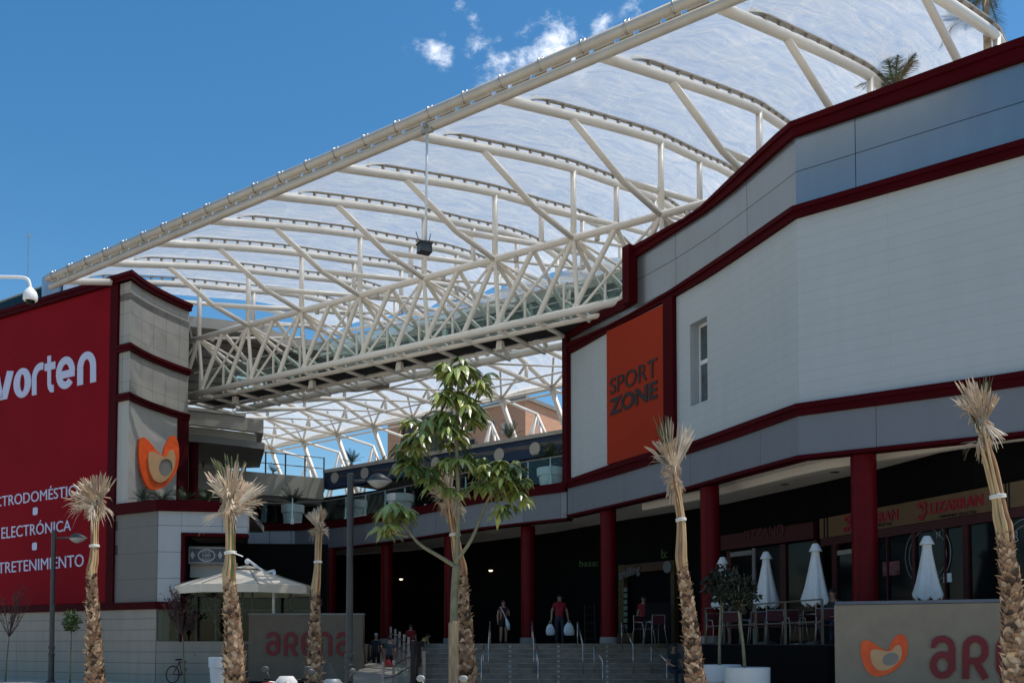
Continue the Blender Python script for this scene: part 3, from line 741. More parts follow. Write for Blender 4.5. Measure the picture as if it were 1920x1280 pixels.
emblem(EM, Vector((ea.x, ea.y, zb_))-en3*.02, Vector((eb.x-ea.x, eb.y-ea.y, 0)), Vector((0,0,zt_-zb_)), en3, .06, True)
# ================================================================== beige gallery and balcony behind the tower
GA = thing('gallery', 'beige ring gallery with dark slatted walls under the canopy behind the footbridge', 'building', (-13, 47.5, 11))
gpx = [(325,590),(352,592),(400,597),(452,604),(496,612),(546,631),(600,640),(650,641),(700,634),(750,621),(840,592),(920,568),(1000,545),(1090,522),(1180,500),(1260,482)]
gp_ = [PZ(p,q,17.2) for p,q in gpx]; gpath = [(p.x,p.y) for p in gp_]
part_strip(GA, 'slab_edge', M['concrete_lt'], (gpath, 16.7, 17.2, -2.5, 0))
part_strip(GA, 'wall', panel('brown_slatted_wall', (.20,.165,.13), 6, .42, .05, (.08,.064,.05), .8, oz=11, var=.1), (gpath[:9], 15.0, 16.7, -1.6, -1.2), (gpath[:4], 13.3, 15.0, -1.6, -1.2))
part_strip(GA, 'far_wall', M['cream'], (gpath[7:], 16.1, 16.65, -1.2, -.8))
part_strip(GA, 'gallery_floor', M['concrete_lt'], (gpath[7:], 15.75, 16.05, -1.0, .1))
part_strip(GA, 'glass_screen', M['glass_green'], (gpath[7:], 16.05, 16.66, -.02, .0))
mb = MB()
for i in range(7, len(gpath)): mb.box((gpath[i][0]-.1, gpath[i][1]+.3, 16.35), (.16,.16,.66))
part(mb, 'gallery_posts', M['steel_white'], GA)
BA = thing('balcony', 'curved pale concrete balcony jutting out under the left end of the footbridge', 'balcony', (-14, 46.5, 11.5))
bpx = [(330,793),(352,795),(385,798),(420,802),(460,807),(494,812)]
bpth = [(PZ(p,q,11.95).x, PZ(p,q,11.95).y) for p,q in bpx]; be = bpth[-1]; bpth2 = bpth+[(be[0]+be[0]/be[1]*5-.25, be[1]+5)]
conc2 = mat('balcony_concrete', (.36,.34,.30), .8, var=.08, scale=1.2)
part_strip(BA, 'fascia', conc2, (bpth2, 11.95, 12.6, -.3, 0))
part_strip(BA, 'ledge', M['concrete_lt'], (bpth[:-1], 12.62, 12.76, -.3, .08))
part_strip(BA, 'lower_ledge', conc2, ([ib_ for ib_ in bpth2], 11.55, 11.93, -1.2, -.32))
mb = MB(); mb.prism([(p[0],p[1]+.25) for p in bpth2]+[(-19,54)], 11.2, 11.52); part(mb, 'underside', M['concrete'], BA)
mb = MB(); p = PY(363, 880, 46.5); mb.lathe([(.22,7.2),(.22,11.25)], (p.x,46.5,0), 16); part(mb, 'column', M['red_trim'], BA, smooth=40)
# ================================================================== far brick flats
BR = thing('brick_flats', 'orange brick block of flats with dark windows far behind the courtyard', 'building', (8, 92, 0))
brickm = panel('orange_brickwork', (.50,.235,.135), .5, .16, .03, (.44,.30,.22), .85, var=.12, offset=.5)
bl, bm2, brr = PY(868, 755, 96), PY(985, 752, 90), PY(1062, 760, 100)
ztb = PY(985, 750, 90).z
part_strip(BR, 'wall', brickm, ([(bl.x,bl.y),(bm2.x,bm2.y),(brr.x+6,brr.y+6)], 0, ztb, -.6, 0))
part_strip(BR, 'roof_edge', M['concrete'], ([(bl.x,bl.y),(bm2.x,bm2.y),(brr.x+6,brr.y+6)], ztb, ztb+.35, -1, .3))
dk = PY(732, 770, 99); part_strip(BR, 'dark_wing', panel('slate_wing', (.05,.052,.056), 3, 3, .05, None, .6), ([(dk.x,dk.y),(bl.x,bl.y)], 0, PY(800,772,98).z, -.5, 0))
part_strip(BR, 'brick_pier', brickm, ([(PY(728,770,98).x,98.6),(PY(752,770,98).x,98.2)], 0, PY(740,768,98).z, -.3, .3))
for px, py, w, h in ((884,795,18,26),(922,800,13,20),(952,802,22,18),(884,829,16,10)):
    a, b = PP(px-w/2, py, (bl.x,bl.y), (bm2.x,bm2.y)), PP(px+w/2, py, (bl.x,bl.y), (bm2.x,bm2.y))
    z1, z0 = PP(px, py-h/2, (bl.x,bl.y), (bm2.x,bm2.y)).z, PP(px, py+h/2, (bl.x,bl.y), (bm2.x,bm2.y)).z
    f_ = part_strip(BR, 'window', M['concrete_lt'], ([(a.x,a.y),(b.x,b.y)], z0-.12, z1+.1, -.1, .06))
    part_strip(f_, 'pane', M['pane'], ([(a.x+.1,a.y-.01),(b.x-.1,b.y+.01)], z0, z1, .03, .09))
# ================================================================== footbridge
ZT, ZBt = 14.96, 12.63
T5, T0 = PZ(1240,403,ZT), PZ(465,610,ZT)
dT = (T5-T0)/6; dT.z = 0; A_ = -dT.normalized(); B_ = Vector((-dT.y, dT.x, 0)).normalized()
def Tn(i, z=ZT): p = T0+dT*i; p.z = z; return p
BRG = thing('footbridge', 'long cream steel truss footbridge with a dark deck crossing the courtyard', 'footbridge', tuple(Tn(2,ZBt)))
WB = 3.0; FO = .25
def fb(i): return Tn(i,ZBt)+B_*FO
def kb(i): return Tn(i,ZBt)+B_*(FO+WB)
iL, iR = -2, 7.2
mb = MB(); mb.tube([Tn(iL), Tn(iR)], .12, 10); part(mb, 'top_chord', M['steel_white'], BRG, smooth=True)
mb = MB(); mb.tube([fb(-1.75), fb(iR)], .135, 10); part(mb, 'bottom_chord', M['steel_white'], BRG, smooth=True)
mb = MB(); mb.tube([kb(-1.3), kb(iR)], .14, 10); part(mb, 'bottom_chord', M['steel_white'], BRG, smooth=True)
up = Vector((0,0,1))
for o, r in ((.55,.09),(WB-1.15,.08)):
    mb = MB(); mb.tube([Tn(-1.5,ZBt-.12)+B_*(FO+o), Tn(iR,ZBt-.12)+B_*(FO+o)], r, 8); part(mb, 'stringer', M['steel_white'], BRG, smooth=True)
for i in range(-2, 8):
    for (a, b, r, nm) in ((Tn(i), fb(i), .075, 'vertical'), (Tn(i+.5), fb(i-.06), .09, 'diagonal'), (Tn(i+1), fb(i+.5), .09, 'diagonal'), (Tn(i+1), fb(i+.02), .048, 'brace'),
                          (Tn(i), kb(i+.05), .085, 'back_diagonal'), (Tn(i), kb(i+.5), .085, 'back_diagonal'), (Tn(i), kb(i+1), .05, 'back_brace'), (Tn(i+.5), kb(i+.5), .085, 'back_diagonal')):
        if i < -1 and nm != 'diagonal' and nm != 'brace': continue
        if i > 6: continue
        mb = MB(); mb.tube([a, b], r, 8, cap=False); part(mb, nm, M['steel_white'], BRG, smooth=True)
k = -1.5
while k < 7.2:
    mb = MB(); mb.tube([fb(k)-up*.10, kb(k)-up*.14], .085, 8); part(mb, 'crossbeam', M['steel_white'], BRG, smooth=True)
    k += .5
mb = MB(); q = [fb(-1.4)+B_*.75, fb(iR)+B_*.75, kb(iR)-B_*1.2, kb(-1.4)-B_*1.2]; mb.prism([(p.x,p.y) for p in q], ZBt-.05, ZBt+.06); part(mb, 'deck', M['deck'], BRG)
for d in (.5, WB-1.15):
    mb = MB(); mb.strip([(p.x,p.y) for p in (fb(-1.4)+B_*d, fb(iR)+B_*d)], ZBt+.1, ZBt+1.15, -.008, .008); part(mb, 'glass_railing', M['glass'], BRG)
    mb = MB(); mb.tube([fb(-1.4)+B_*d+up*1.18, fb(iR)+B_*d+up*1.18], .025, 6)
    part(mb, 'handrail', M['stainless'], BRG)
k = -1.25
while k < 7:
    mb = MB(); p = fb(k)+B_*.45; mb.box((p.x,p.y,ZBt+.6), (.07,.07,1.25), math.atan2(dT.y,dT.x)); part(mb, 'railing_post', M['steel_white'], BRG); k += .5
for i in range(-1, 7):
    mb = MB(); p = Tn(i+.28)-up*.26; mb.tube([p+up*.16, p-up*.02], .085, 12); part(mb, 'spotlight', M['zinc'], BRG)
for k in (-1.0,.5,2,3.5,5):
    mb = MB(); p = fb(k+.3)+B_*1.0-up*.28; mb.box(tuple(p), (.28,.22,.34), math.atan2(dT.y,dT.x), taper=.75); part(mb, 'bracket', M['steel_white'], BRG)
# ================================================================== front canopy
ZE = 15.3
eL, eR = PZ(120,527,ZE), PZ(1345,12,ZE); dE = (eR-eL)/9
def En(i, z=ZE): p = eL+dE*(i+1); p.z = z; return p
CAN = thing('canopy_roof', 'arched translucent foil canopy on cream tubular ribs over the footbridge', 'canopy', tuple(En(3)))
prof = [(-1,15.3),(-.62,16.1),(-.3,16.75),(0,17.3),(.42,17.98),(.8,18.6),(1.2,18.9),(1.6,18.55)]     # along a rib: -1 front edge, 0 over the bridge
profc = catmull(prof, 5)
def rib_pt(i, s, z=None):
    e, t = En(i), Tn(i); d = t-e; d.z = 0
    p = t+d*s if s < 0 else t+B_*(7.2*s)
    p.z = interp(profc, s) if z is None else z
    return p
SS = [-1+2.6*j/30 for j in range(31)]
rR = .13
i_first, i_last = -1, 9
gd = dE.normalized(); gout = Vector((gd.y, -gd.x, 0))
if gout.y > 0: gout = -gout
e0 = En(-1.32)
mb = MB(); mb.tube([e0, En(i_last+.15)], .125, 12); part(mb, 'edge_beam', M['zinc'], CAN, smooth=True)
mb = MB(); g0, g1 = e0+gout*.13+up*.285, En(i_last+.15)+gout*.13+up*.285; mb.tube([g0, g1], .13, 14); part(mb, 'gutter', M['zinc'], CAN, smooth=True)
ncl = 26
mb = MB()
for k_ in range(ncl*2):
    p = e0.lerp(En(i_last+.15), (k_+.6)/(ncl*2))
    mb.box(tuple(p+up*.15+gout*.06), (.52 if k_ % 2 else .34,.10,.09), math.atan2(gd.y,gd.x))
part(mb, 'gutter_bracket', M['zinc'], CAN)
for k_ in range(ncl):
    p = g0.lerp(g1, (k_+.35)/ncl); mb = MB()
    ring = [p+up*(.15*math.cos(t))+gout*(.15*math.sin(t)) for t in [R(-20+22*j) for j in range(11)]]
    ring.insert(0, p+up*.25-gout*.07)
    mb.tube(ring, .017, 6); part(mb, 'gutter_clip', M['stainless'], CAN, smooth=True)
for i in range(i_first, i_last+1):
    pts = [rib_pt(i, s) for s in SS]
    mb = MB(); mb.tube(pts, rR, 10); rb = part(mb, 'rib', M['steel_white'], CAN, smooth=True)
    mb = MB(); k0 = 2
    cl_ = [p+up*.27 for p in pts[k0:]]
    for a, b in zip(cl_, cl_[1:]):
        d = (b-a).normalized(); sdir = d.cross(up).normalized()*.075; n_v = sdir.cross(d).normalized()*.018
        c = [a-sdir-n_v, a+sdir-n_v, a+sdir+n_v, a-sdir+n_v, b-sdir-n_v, b+sdir-n_v, b+sdir+n_v, b-sdir+n_v]; base = len(mb.v); mb.v += c
        for f_ in ((0,1,5,4),(1,2,6,5),(2,3,7,6),(3,0,4,7)): mb.face([base+x_ for x_ in f_])
    for p in cl_: mb.box(tuple(p-up*.08), (.06,.09,.12), math.atan2(B_.y,B_.x))
    part(mb, 'clamp_rail', M['clamp'], rb)
    # truss members below the rib
    S, J = rib_pt(i, -.62), rib_pt(i, -.28, 15.25)
    L1 = rib_pt(i, .42, 16.5); L2 = rib_pt(i, .85, 17.2); L3 = rib_pt(i, 1.3, 17.5)
    if i >= 0: mb = MB(); mb.tube([S, J, Tn(i)], .10, 8); part(mb, 'strut', M['steel_white'], CAN, smooth=True)
    mb = MB(); mb.tube([J, L1, L2, L3] if i >= 0 else [Tn(i), L1, L2, L3], .105, 8); part(mb, 'lower_chord', M['steel_white'], CAN, smooth=True)
    for a, b in ((rib_pt(i,0), Tn(i)), (rib_pt(i,.42), L1), (rib_pt(i,.85), L2-up*.6), (rib_pt(i,1.3), L3-up*1.2)):
        mb = MB(); mb.tube([a, b], .10, 8); part(mb, 'post', M['steel_white'], CAN, smooth=True)
    mb = MB(); mb.tube([Tn(i), L2+up*-.6], .06, 8); part(mb, 'tie', M['steel_white'], CAN, smooth=True)
# extra bay beyond the leftmost rib, scalloped edge
for i in range(i_first-1, i_last):
    mb = MB(); nu, nv = 30, 8
    s0 = -.99 if i >= i_first else .0
    for a in range(nu+1):
        s = s0+(1.62-s0)*a/nu
        for b in range(nv+1):
            t = b/nv; p = rib_pt(i, s).lerp(rib_pt(i+1, s), t)
            fade = min(1, (s+1)*3.0)
            p.z += .33*fade+.42*fade*math.sin(math.pi*t)*(.9+.1*math.sin(a*1.7+i))
            mb.v.append(p)
    for a in range(nu):
        for b in range(nv):
            q = [a*(nv+1)+b, a*(nv+1)+b+1, (a+1)*(nv+1)+b+1, (a+1)*(nv+1)+b]
            u = lambda r_, c_: (r_*.62+i*1.7, c_*3.0/nv+i*4.3)
            mb.face(q, 0, [u(a,b), u(a,b+1), u(a+1,b+1), u(a+1,b)])
    part(mb, 'foil_panel', M['foil'], CAN, smooth=True)
mb = MB(); mb.tube([rib_pt(i, 1.62)+up*.3 for i in range(-2, 10)], .10, 8); part(mb, 'rear_beam', M['steel_white'], CAN, smooth=True)
mb = MB(); mb.tube([rib_pt(-2, s)+up*.0 for s in SS if s > 0], .11, 8); part(mb, 'end_rib', M['steel_white'], CAN, smooth=True)
# ================================================================== rear canopy over the courtyard terrace
ZF = 15.5
fpxs = [(508,840),(565,824.5),(629,811),(697,797),(773,783.5),(855,767),(942,748.5),(1034,728)]
FN = [PZ(p,q,ZF) for p,q in fpxs]; dF = (FN[-1]-FN[0])/7
FN = [FN[0]+dF*k_ for k_ in range(-1, 11)]
RC = thing('rear_canopy', 'lower translucent canopy on splayed white legs behind the courtyard terrace', 'canopy', tuple(FN[5]))
rprof = catmull([(-11,16.0),(-8,16.75),(-4,16.6),(0,15.5)], 5)
def rp(k_, s, dz=0): p = FN[k_]+B_*s; p.z = interp(rprof, s)+dz; return p
S2 = [-11+11*j/14 for j in range(15)]
for k_ in range(len(FN)):
    mb = MB(); mb.tube([rp(k_, s) for s in S2], .13, 8); rb = part(mb, 'rib', M['steel_white'], RC, smooth=True)
    mb = MB()
    for s in [x_*.8 for x_ in range(-13, 0)]: mb.box(tuple(rp(k_, s, .17)), (.07,.09,.10), math.atan2(B_.y,B_.x))
    part(mb, 'clamp_rail', M['clamp'], rb)
    f_ = FN[k_]
    mb = MB(); lc = [rp(k_,-11,-1.6), rp(k_,-6,-1.35), rp(k_,-2.5,-.85), f_]; mb.tube(lc, .12, 8); part(mb, 'lower_chord', M['steel_white'], RC, smooth=True)
    for s, dz in ((-9.5,-1.5),(-6,-1.35),(-2.5,-.85)):
        mb = MB(); mb.tube([rp(k_,s), rp(k_,s,dz)], .10, 8); part(mb, 'post', M['steel_white'], RC, smooth=True)
    if k_+1 < len(FN):
        mb = MB(); mb.tube([f_, rp(k_+1,-2.5)], .075, 8); mb.tube([f_, rp(k_,-2.5).lerp(rp(k_+1,-2.5),.5)], .06, 6); part(mb, 'brace', M['steel_white'], RC, smooth=True)
    if k_+1 < len(FN):
        for s, dz in ((-9.5,-1.5),(-6,-1.35),(-2.5,-.85)):
            mb = MB(); mb.tube([rp(k_,s,dz), rp(k_+1,s,dz)], .05, 6); part(mb, 'purlin', M['steel_white'], RC, smooth=True)
        mb = MB(); mb.tube([rp(k_,-6,-1.35), rp(k_+1,-2.5,-.85)], .05, 6); mb.tube([rp(k_,-9.5,-1.5), rp(k_+1,-6,-1.35)], .05, 6); part(mb, 'diagonal', M['steel_white'], RC, smooth=True)
    if 1 <= k_ <= 9:
        lg = f_-dF.normalized()*-1.1+B_*1.4; lg.z = 10.9
        mb = MB(); mb.tube([f_, lg], .15, 8); part(mb, 'leg', M['steel_white'], RC, smooth=True)
        q = f_+dF.normalized()*.4+B_*3.2-up*.3
        mb = MB(); mb.tube([f_, f_+dF.normalized()*.4+B_*3.2-up*.3], .09, 8); part(mb, 'outrigger', M['steel_white'], RC, smooth=True)
        pass
        for dx, dy in ((-2.1,.2),(-.8,-.4),(.9,.3),(2.2,.1)):
            e = q+dF.normalized()*dx+B_*dy; e.z = 10.9; mb = MB(); mb.tube([q, e], .085, 8); part(mb, 'leg', M['steel_white'], RC, smooth=True)
    if k_+1 < len(FN):
        mb = MB(); nu, nv = 14, 6
        for a in range(nu+1):
            for b in range(nv+1):
                s = -11+11*a/nu; p = rp(k_, s).lerp(rp(k_+1, s), b/nv); p.z += .10+.18*(1-a/nu)+.35*math.sin(math.pi*b/nv)*(1-.6*a/nu); mb.v.append(p)
        for a in range(nu):
            for b in range(nv):
                u = lambda r_, c_: (r_*.8+k_*2.3, c_*3.4/nv+k_*5.1)
                mb.face([a*(nv+1)+b, a*(nv+1)+b+1, (a+1)*(nv+1)+b+1, (a+1)*(nv+1)+b], 0, [u(a,b),u(a,b+1),u(a+1,b+1),u(a+1,b)])
        part(mb, 'foil_panel', M['foil'], RC, smooth=True)
for dz, r_, o in ((0,.10,0),(-.28,.06,.1),(.3,.13,.25)):
    mb = MB(); mb.tube([FN[0]+up*dz+B_*o, FN[-1]+up*dz+B_*o], r_, 8); part(mb, 'edge_beam', M['steel_white'], RC, smooth=True)
# ================================================================== box hung from the canopy edge
hb = thing('hanging_box', 'small grey loudspeaker box hanging on a thin white rod from the canopy edge', 'loudspeaker')
pe = PZ(801, 250, 15.1); zlow = PY(797, 466, pe.y).z
hb.location = (pe.x, pe.y, zlow)
mb = MB(); mb.tube([(pe.x,pe.y,15.2),(pe.x-.03,pe.y,zlow+.1)], .035, 8); part(mb, 'rod', M['white'], hb, smooth=True)
mb = MB(); mb.box((pe.x-.06,pe.y,zlow), (.34,.30,.24), R(25), taper=.92); mb.box((pe.x-.06,pe.y,zlow+.13), (.38,.34,.03), R(25)); part(mb, 'box', M['lamp_grey'], hb)
mb = MB(); mb.box((pe.x,pe.y,15.16), (.34,.1,.12), R(-30)); mb.box((pe.x,pe.y,15.26), (.1,.3,.10), R(-30)); part(mb, 'clamp', M['clamp'], hb)
mb = MB()
for a, b in ((-.12,-.06),(.09,.05)): mb.tube([(pe.x-.06+a,pe.y+b,zlow+.12),(pe.x-.06+a*1.8,pe.y+b,zlow+.42)], .012, 5)
part(mb, 'aerial', M['lamp_grey'], hb)
# ================================================================== steps, terraces, ramp
TZ = 1.62
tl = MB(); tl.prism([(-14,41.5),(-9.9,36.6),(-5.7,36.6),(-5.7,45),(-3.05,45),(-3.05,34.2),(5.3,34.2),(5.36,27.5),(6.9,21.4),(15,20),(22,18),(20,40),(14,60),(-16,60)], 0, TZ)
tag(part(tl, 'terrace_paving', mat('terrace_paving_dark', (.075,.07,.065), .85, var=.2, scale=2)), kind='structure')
STP = thing('entrance_steps', 'wide grey stone steps up to the shaded arcade with metal handrails', 'steps', (1.1, 32.4, 0))
stone = mat('grey_step_stone', (.25,.21,.165), .85, var=.25, scale=3, bump=.15, bscale=25)
NS, RH, TR_ = 10, TZ/10, .33
mb = MB()
for k in range(NS):
    y1 = 34.2-k*TR_; z = TZ-k*RH
    mb.box((1.13, y1-TR_/2-(.0 if k else 0), (z)/2), (8.36, TR_-.002, z))
sp_ = part(mb, 'steps', stone, STP)
mb = MB()
for k in range(NS): mb.box((1.13, 34.2-k*TR_-TR_+.06, TZ-k*RH+.006), (8.36,.16,.014))
part(mb, 'lit_tread_strip', mat('lit_tread_paint', (.42,.36,.285), .8, var=.3, scale=4), sp_)  # pale strips added along the treads, light caught there put into the colour
for px0 in (956.5, 1043, 1130):
    for k in range(9):
        mb = MB(); y = 34.2-TR_*(k+1)-.006; x = (px0-960)/1835*(y+1.5); z = TZ-(k)*RH-RH*.5
        mb.tube([(x,y+.01,z),(x,y-.006,z)], .05, 10); part(mb, 'step_light', M['concrete_lt'], STP)
mb = MB(); mb.box((-3.12,32.55,.86), (.14,3.5,1.72)); mb.box((5.42,31.2,.83), (.12,5.8,1.66)); part(mb, 'side_wall', mat('brown_side_wall', (.035,.025,.02), .8), STP)
mb = MB(); mb.strip([(5.37,27.4),(6.9,21.3),(15,19.9)], 0, TZ-.01, -.1, .06); part(mb, 'terrace_front', M['void'], STP)
HRg = 'handrails on the entrance steps'
hl = ['first handrail from the left on the upper flight of steps','second handrail from the left on the upper flight of steps','third handrail from the left on the upper flight of steps','rightmost handrail on the upper flight of steps',
      'first handrail from the left on the lower flight of steps','second handrail from the left on the lower flight of steps','third handrail from the left on the lower flight of steps','rightmost handrail on the lower flight of steps']
for k, (xa, xb, ya, yb_) in enumerate([(919,916,33.6,31.9),(998,1001,33.6,31.9),(1083,1093,33.6,31.9),(1166,1187,33.6,31.9),(907,903,31.9,29.7),(1006,1009,31.9,29.7),(1114,1130,31.9,29.7),(1221,1250,31.9,29.7)]):
    def zst(y): return max(0, TZ-RH*max(0, math.ceil((34.2-y)/TR_)-1)) if y > 34.2-NS*TR_ else .16
    X = (xa-960)/1835*ya; X2 = (xb-960)/1835*yb_
    za, zb2 = zst(ya), zst(yb_)
    o = thing('handrail', hl[k], 'handrail', (X, ya, za), group=HRg)
    for (x, y, z) in ((X,ya,za),(X2,yb_,zb2)):
        mb = MB(); mb.tube([(x,y,z),(x,y,z+.93)], .024, 8); part(mb, 'post', M['stainless'], o, smooth=True)
    mb = MB(); mb.tube([(X,ya,za+.93),(X2,yb_,zb2+.93)], .026, 8); part(mb, 'rail', M['stainless'], o, smooth=True)
# ramp railings left of the steps
wood = mat('pale_red_post', (.46,.33,.27), .6, var=.2, scale=6)
def ramp_rail(label, pts, hz):
    o = thing('ramp_railing', label, 'railing', pts[0], group='railings of the entrance ramp')
    for p in pts:
        mb = MB(); mb.box((p[0],p[1],p[2]+hz/2), (.085,.06,hz)); part(mb, 'post', wood, o)
    for h in (.52,.88):
        mb = MB(); mb.tube([(p[0],p[1]-.06,p[2]+h) for p in pts], .025, 6); part(mb, 'handrail', M['stainless'], o)
r1 = [(-4.15,31.6,.0),(-3.85,31.9,.05),(-3.55,34.0,.3),(-3.45,35.0,.45),(-3.4,36.2,.6),(-3.35,37.4,.75)]
ramp_rail('railing of pale posts along the near side of the ramp beside the steps', r1, 1.05)
ramp_rail('long row of pale posts climbing the middle of the ramp', [((lambda Y, px: ((px-960)/F*Y, Y, .17+(Y-31)*.102))(41-8*k/7, 733+58*k/7)) for k in range(8)], 1.15)
ramp_rail('railing of pale posts on the far side of the ramp in the shade', [(-5.2,40+.7*k,.3+.12*k) for k in range(7)], 1.05)
rp_ = MB(); v = [(-5.6,31,.17),(-3.2,31,.17),(-3.2,45,1.6),(-5.6,45,1.6)]; rp_.poly(v); tag(part(rp_, 'ramp', mat('ramp_paving', (.30,.27,.22), .85, var=.15, scale=2)), kind='structure')
gp2 = thing('glass_guard', 'frameless glass guard with one thick pale post at the foot of the ramp', 'guard', (-2.95,31.5,0))
mb = MB(); mb.box((PY(795,1240,31.2).x,31.2,.7), (.10,.08,1.4)); part(mb, 'post', wood, gp2)
mb = MB(); mb.box((PY(770,1240,31.25).x,31.25,.45), (.85,.015,.9)); part(mb, 'pane', M['glass'], gp2)
# ================================================================== arena sign walls
GL['a'] = [[(.035,.79)]+arc(.29,.695,.225,.228,158,0,14)+[(.515,.18)], arc(.292,.318,.215,.24,0,350,30)]
GL['R'] = [[(.08,0),(.08,.695)]+arc(.295,.695,.215,.228,180,0,14)+[(.51,.62)]+arc(.31,.61,.2,.2,0,-90,8)+[(.16,.41)],[(.28,.45),(.525,0)]]
GL['E'] = [arc(.295,.695,.215,.228,0,180,14)+[(.08,.30)]+arc(.295,.30,.215,.225,180,322,14),[(.157,.47),(.5875,.47)],[(.51,.72),(.51,.395)]]
GL['N'] = [[(.08,0),(.08,.695)]+arc(.295,.695,.215,.228,180,0,14)+[(.51,0)]]
def sign_letters(o, p0, p1, boxes, yt_, yb2, nrm):
    for ch, x0, x1 in boxes:
        def qf(a, b, x0=x0, x1=x1):
            px = x0+(x1-x0)*a; return PP(px, yb2(px)+(yt_(px)-yb2(px))*b, p0, p1)
        stroke_letter(ch, qf, .155, nrm, o, M['arena_red'], .015, .03, (0,.59))
s0, s1 = PY(466,1200,36.2), PY(680,1200,36.2)
SL = thing('arena_sign', 'grey rendered sign wall in front of the parasol with red arena lettering', 'sign', (s0.x, 36.2, .16))
mb = MB(); zt = PY(560,1149,36.2).z; mb.strip([(s0.x,36.2),(s1.x,36.2)], .25, zt-.06, -.5, 0); part(mb, 'wall', mat('dark_sign_render', (.15,.116,.083), .8, var=.1, scale=3, bump=.2, bscale=60), SL)
mb = MB(); mb.strip([(s0.x-.02,36.2),(s1.x+.02,36.2)], zt-.06, zt, -.52, .03); part(mb, 'cap', M['concrete'], SL)
mb = MB(); mb.strip([(s0.x+.05,36.3),(s1.x-.05,36.3)], 0, .26, -.3, 0); part(mb, 'base', M['black'], SL)
sign_letters(SL, (s0.x,36.2), (s1.x,36.2), [('a',498.5,525),('R',532,558.5),('E',565,591),('N',596.5,622.5),('a',629.6,655.5)], lambda p: 1183.6, lambda p: 1228.5, Vector((0,-1,0)))
q0 = PY(1565,1200,20.2); q1 = PY(1890,1200,18.9); dq = (q1-q0); dq.z = 0; q2 = q0+dq*1.55
SRr = thing('arena_sign', 'large grey sign wall with orange emblem and red arena lettering below the terrace', 'sign', (q0.x, q0.y, 0))
nq = Vector((dq.y,-dq.x,0)).normalized()
mb = MB(); zt = PY(1565,1134,20.2).z; mb.strip([(q0.x,q0.y),(q2.x,q2.y)], 0, zt, -.45, 0); part(mb, 'wall', M['sign_grey'], SRr)
mb = MB(); mb.strip([(q0.x+.02,q0.y),(q2.x,q2.y)], zt+.01, zt+.075, -.47, .02); part(mb, 'cap', mat('blue_grey_cap', (.11,.125,.15), .6), SRr)
P01 = ((q0.x,q0.y),(q1.x,q1.y))
sign_letters(SRr, *P01, [('a',1743.5,1791),('R',1804,1853.5),('E',1867,1914),('N',1930,1977),('a',1991,2038)], lambda p: 1190.5, lambda p: 1271.5, nq)
o_, u_, v_ = PP(1613.7,1267.5,*P01), PP(1702.5,1266.5,*P01), PP(1613.7,1190,*P01)
emblem(SRr, o_, u_-o_, v_-o_, nq, .010, False)
# ================================================================== wall banner SPORT ZONE
bA, bB = fpath[i1144], fpath[i1250]; nbn = normals([bA,bB])[0]; n3 = Vector((nbn[0],nbn[1],0))
SZ = thing('banner_sign', 'tall orange banner with dark SPORT ZONE lettering on the white wing', 'banner', (bA[0], bA[1], 9))
mb = MB(); mb.strip([bA,bB], [Z['ftop'][i1144]+.02, Z['ftop'][i1250]+.02], [Z['mbot'][i1144]-.02, Z['mbot'][i1250]-.1], .03, .14); part(mb, 'sheet', M['orange_banner'], SZ)
dkl = mat('charcoal_lettering', (.018,.012,.012), .6)
def onB(px, py): return PP(px, py, bA, bB)
for txt, q, bd in (('SPORT', ((1151.5,712),(1240,670.5),(1151.5,741),(1240,706)), .004), ('ZONE', ((1150.5,750),(1240.5,712.5),(1150.5,781),(1240.5,746.5)), .035)):
    me = text_on(txt, [onB(*c_) for c_ in q], n3, bd, .008, .16); meshobj(me, 'lettering', dkl, SZ)
# ================================================================== shop fronts in the arcade
wA2, wB2 = (W[4].x, W[4].y), (W[8].x, W[8].y); nwl = normals([wA2,wB2])[0]; nw3 = Vector((nwl[0],nwl[1],0))
def onS(px, py): return PP(px, py, wA2, wB2)
tanb = mat('tan_sign_board', (.135,.08,.036), .7, var=.1); redb = mat('dark_red_shopfront', (.05,.005,.005), .6); redl = mat('red_sign_letters', (.25,.006,.014), .5)
SF = thing('shop', 'tavern front under the arcade with a tan sign board reading LIZARRAN', 'shop front', (onS(1700,1100).x, onS(1700,1100).y, TZ))
a, b, e = onS(1598,990), onS(1648,990), onS(1935,990)
zt1, zb1_ = onS(1648,953).z, onS(1648,993).z
def sstrip(parent, name, m, px0, px1, z0, z1, d0, d1, lab=None):
    a, b = onS(px0,1100), onS(px1,1100); mb = MB(); mb.strip([(a.x,a.y),(b.x,b.y)], z0, z1, d0, d1); return part(mb, name, m, parent, label=lab)
sb_ = sstrip(SF, 'sign_board', tanb, 1545, 1935, zb1_, zt1, .0, .12)
sstrip(SF, 'lower_rail', redb, 1545, 1935, zb1_-.22, zb1_-.01, .0, .10)
for px in (1553,1559,1897,1903): sstrip(sb_, 'stripe', M['black'], px, px+2.5, zb1_, zt1, .12, .13)
for q in (((1752,943),(1852,925.5),(1752,964),(1852,946.5)), ((1609,968),(1692,953.5),(1609,988),(1692,973.5))):
    me = text_on('LIZARRAN', [onS(*c_) for c_ in q], nw3, .03, .01, .14); meshobj(me, 'lettering', redl, SF)
for q in (((1768,966),(1839,956),(1768,971.5),(1839,962)), ((1624,986),(1680,978),(1624,991),(1680,983.5))):
    me = text_on('TABERNAS SELECTAS', [onS(*c_) for c_ in q], nw3, .004, .004, .13); meshobj(me, 'lettering', M['black'], SF)
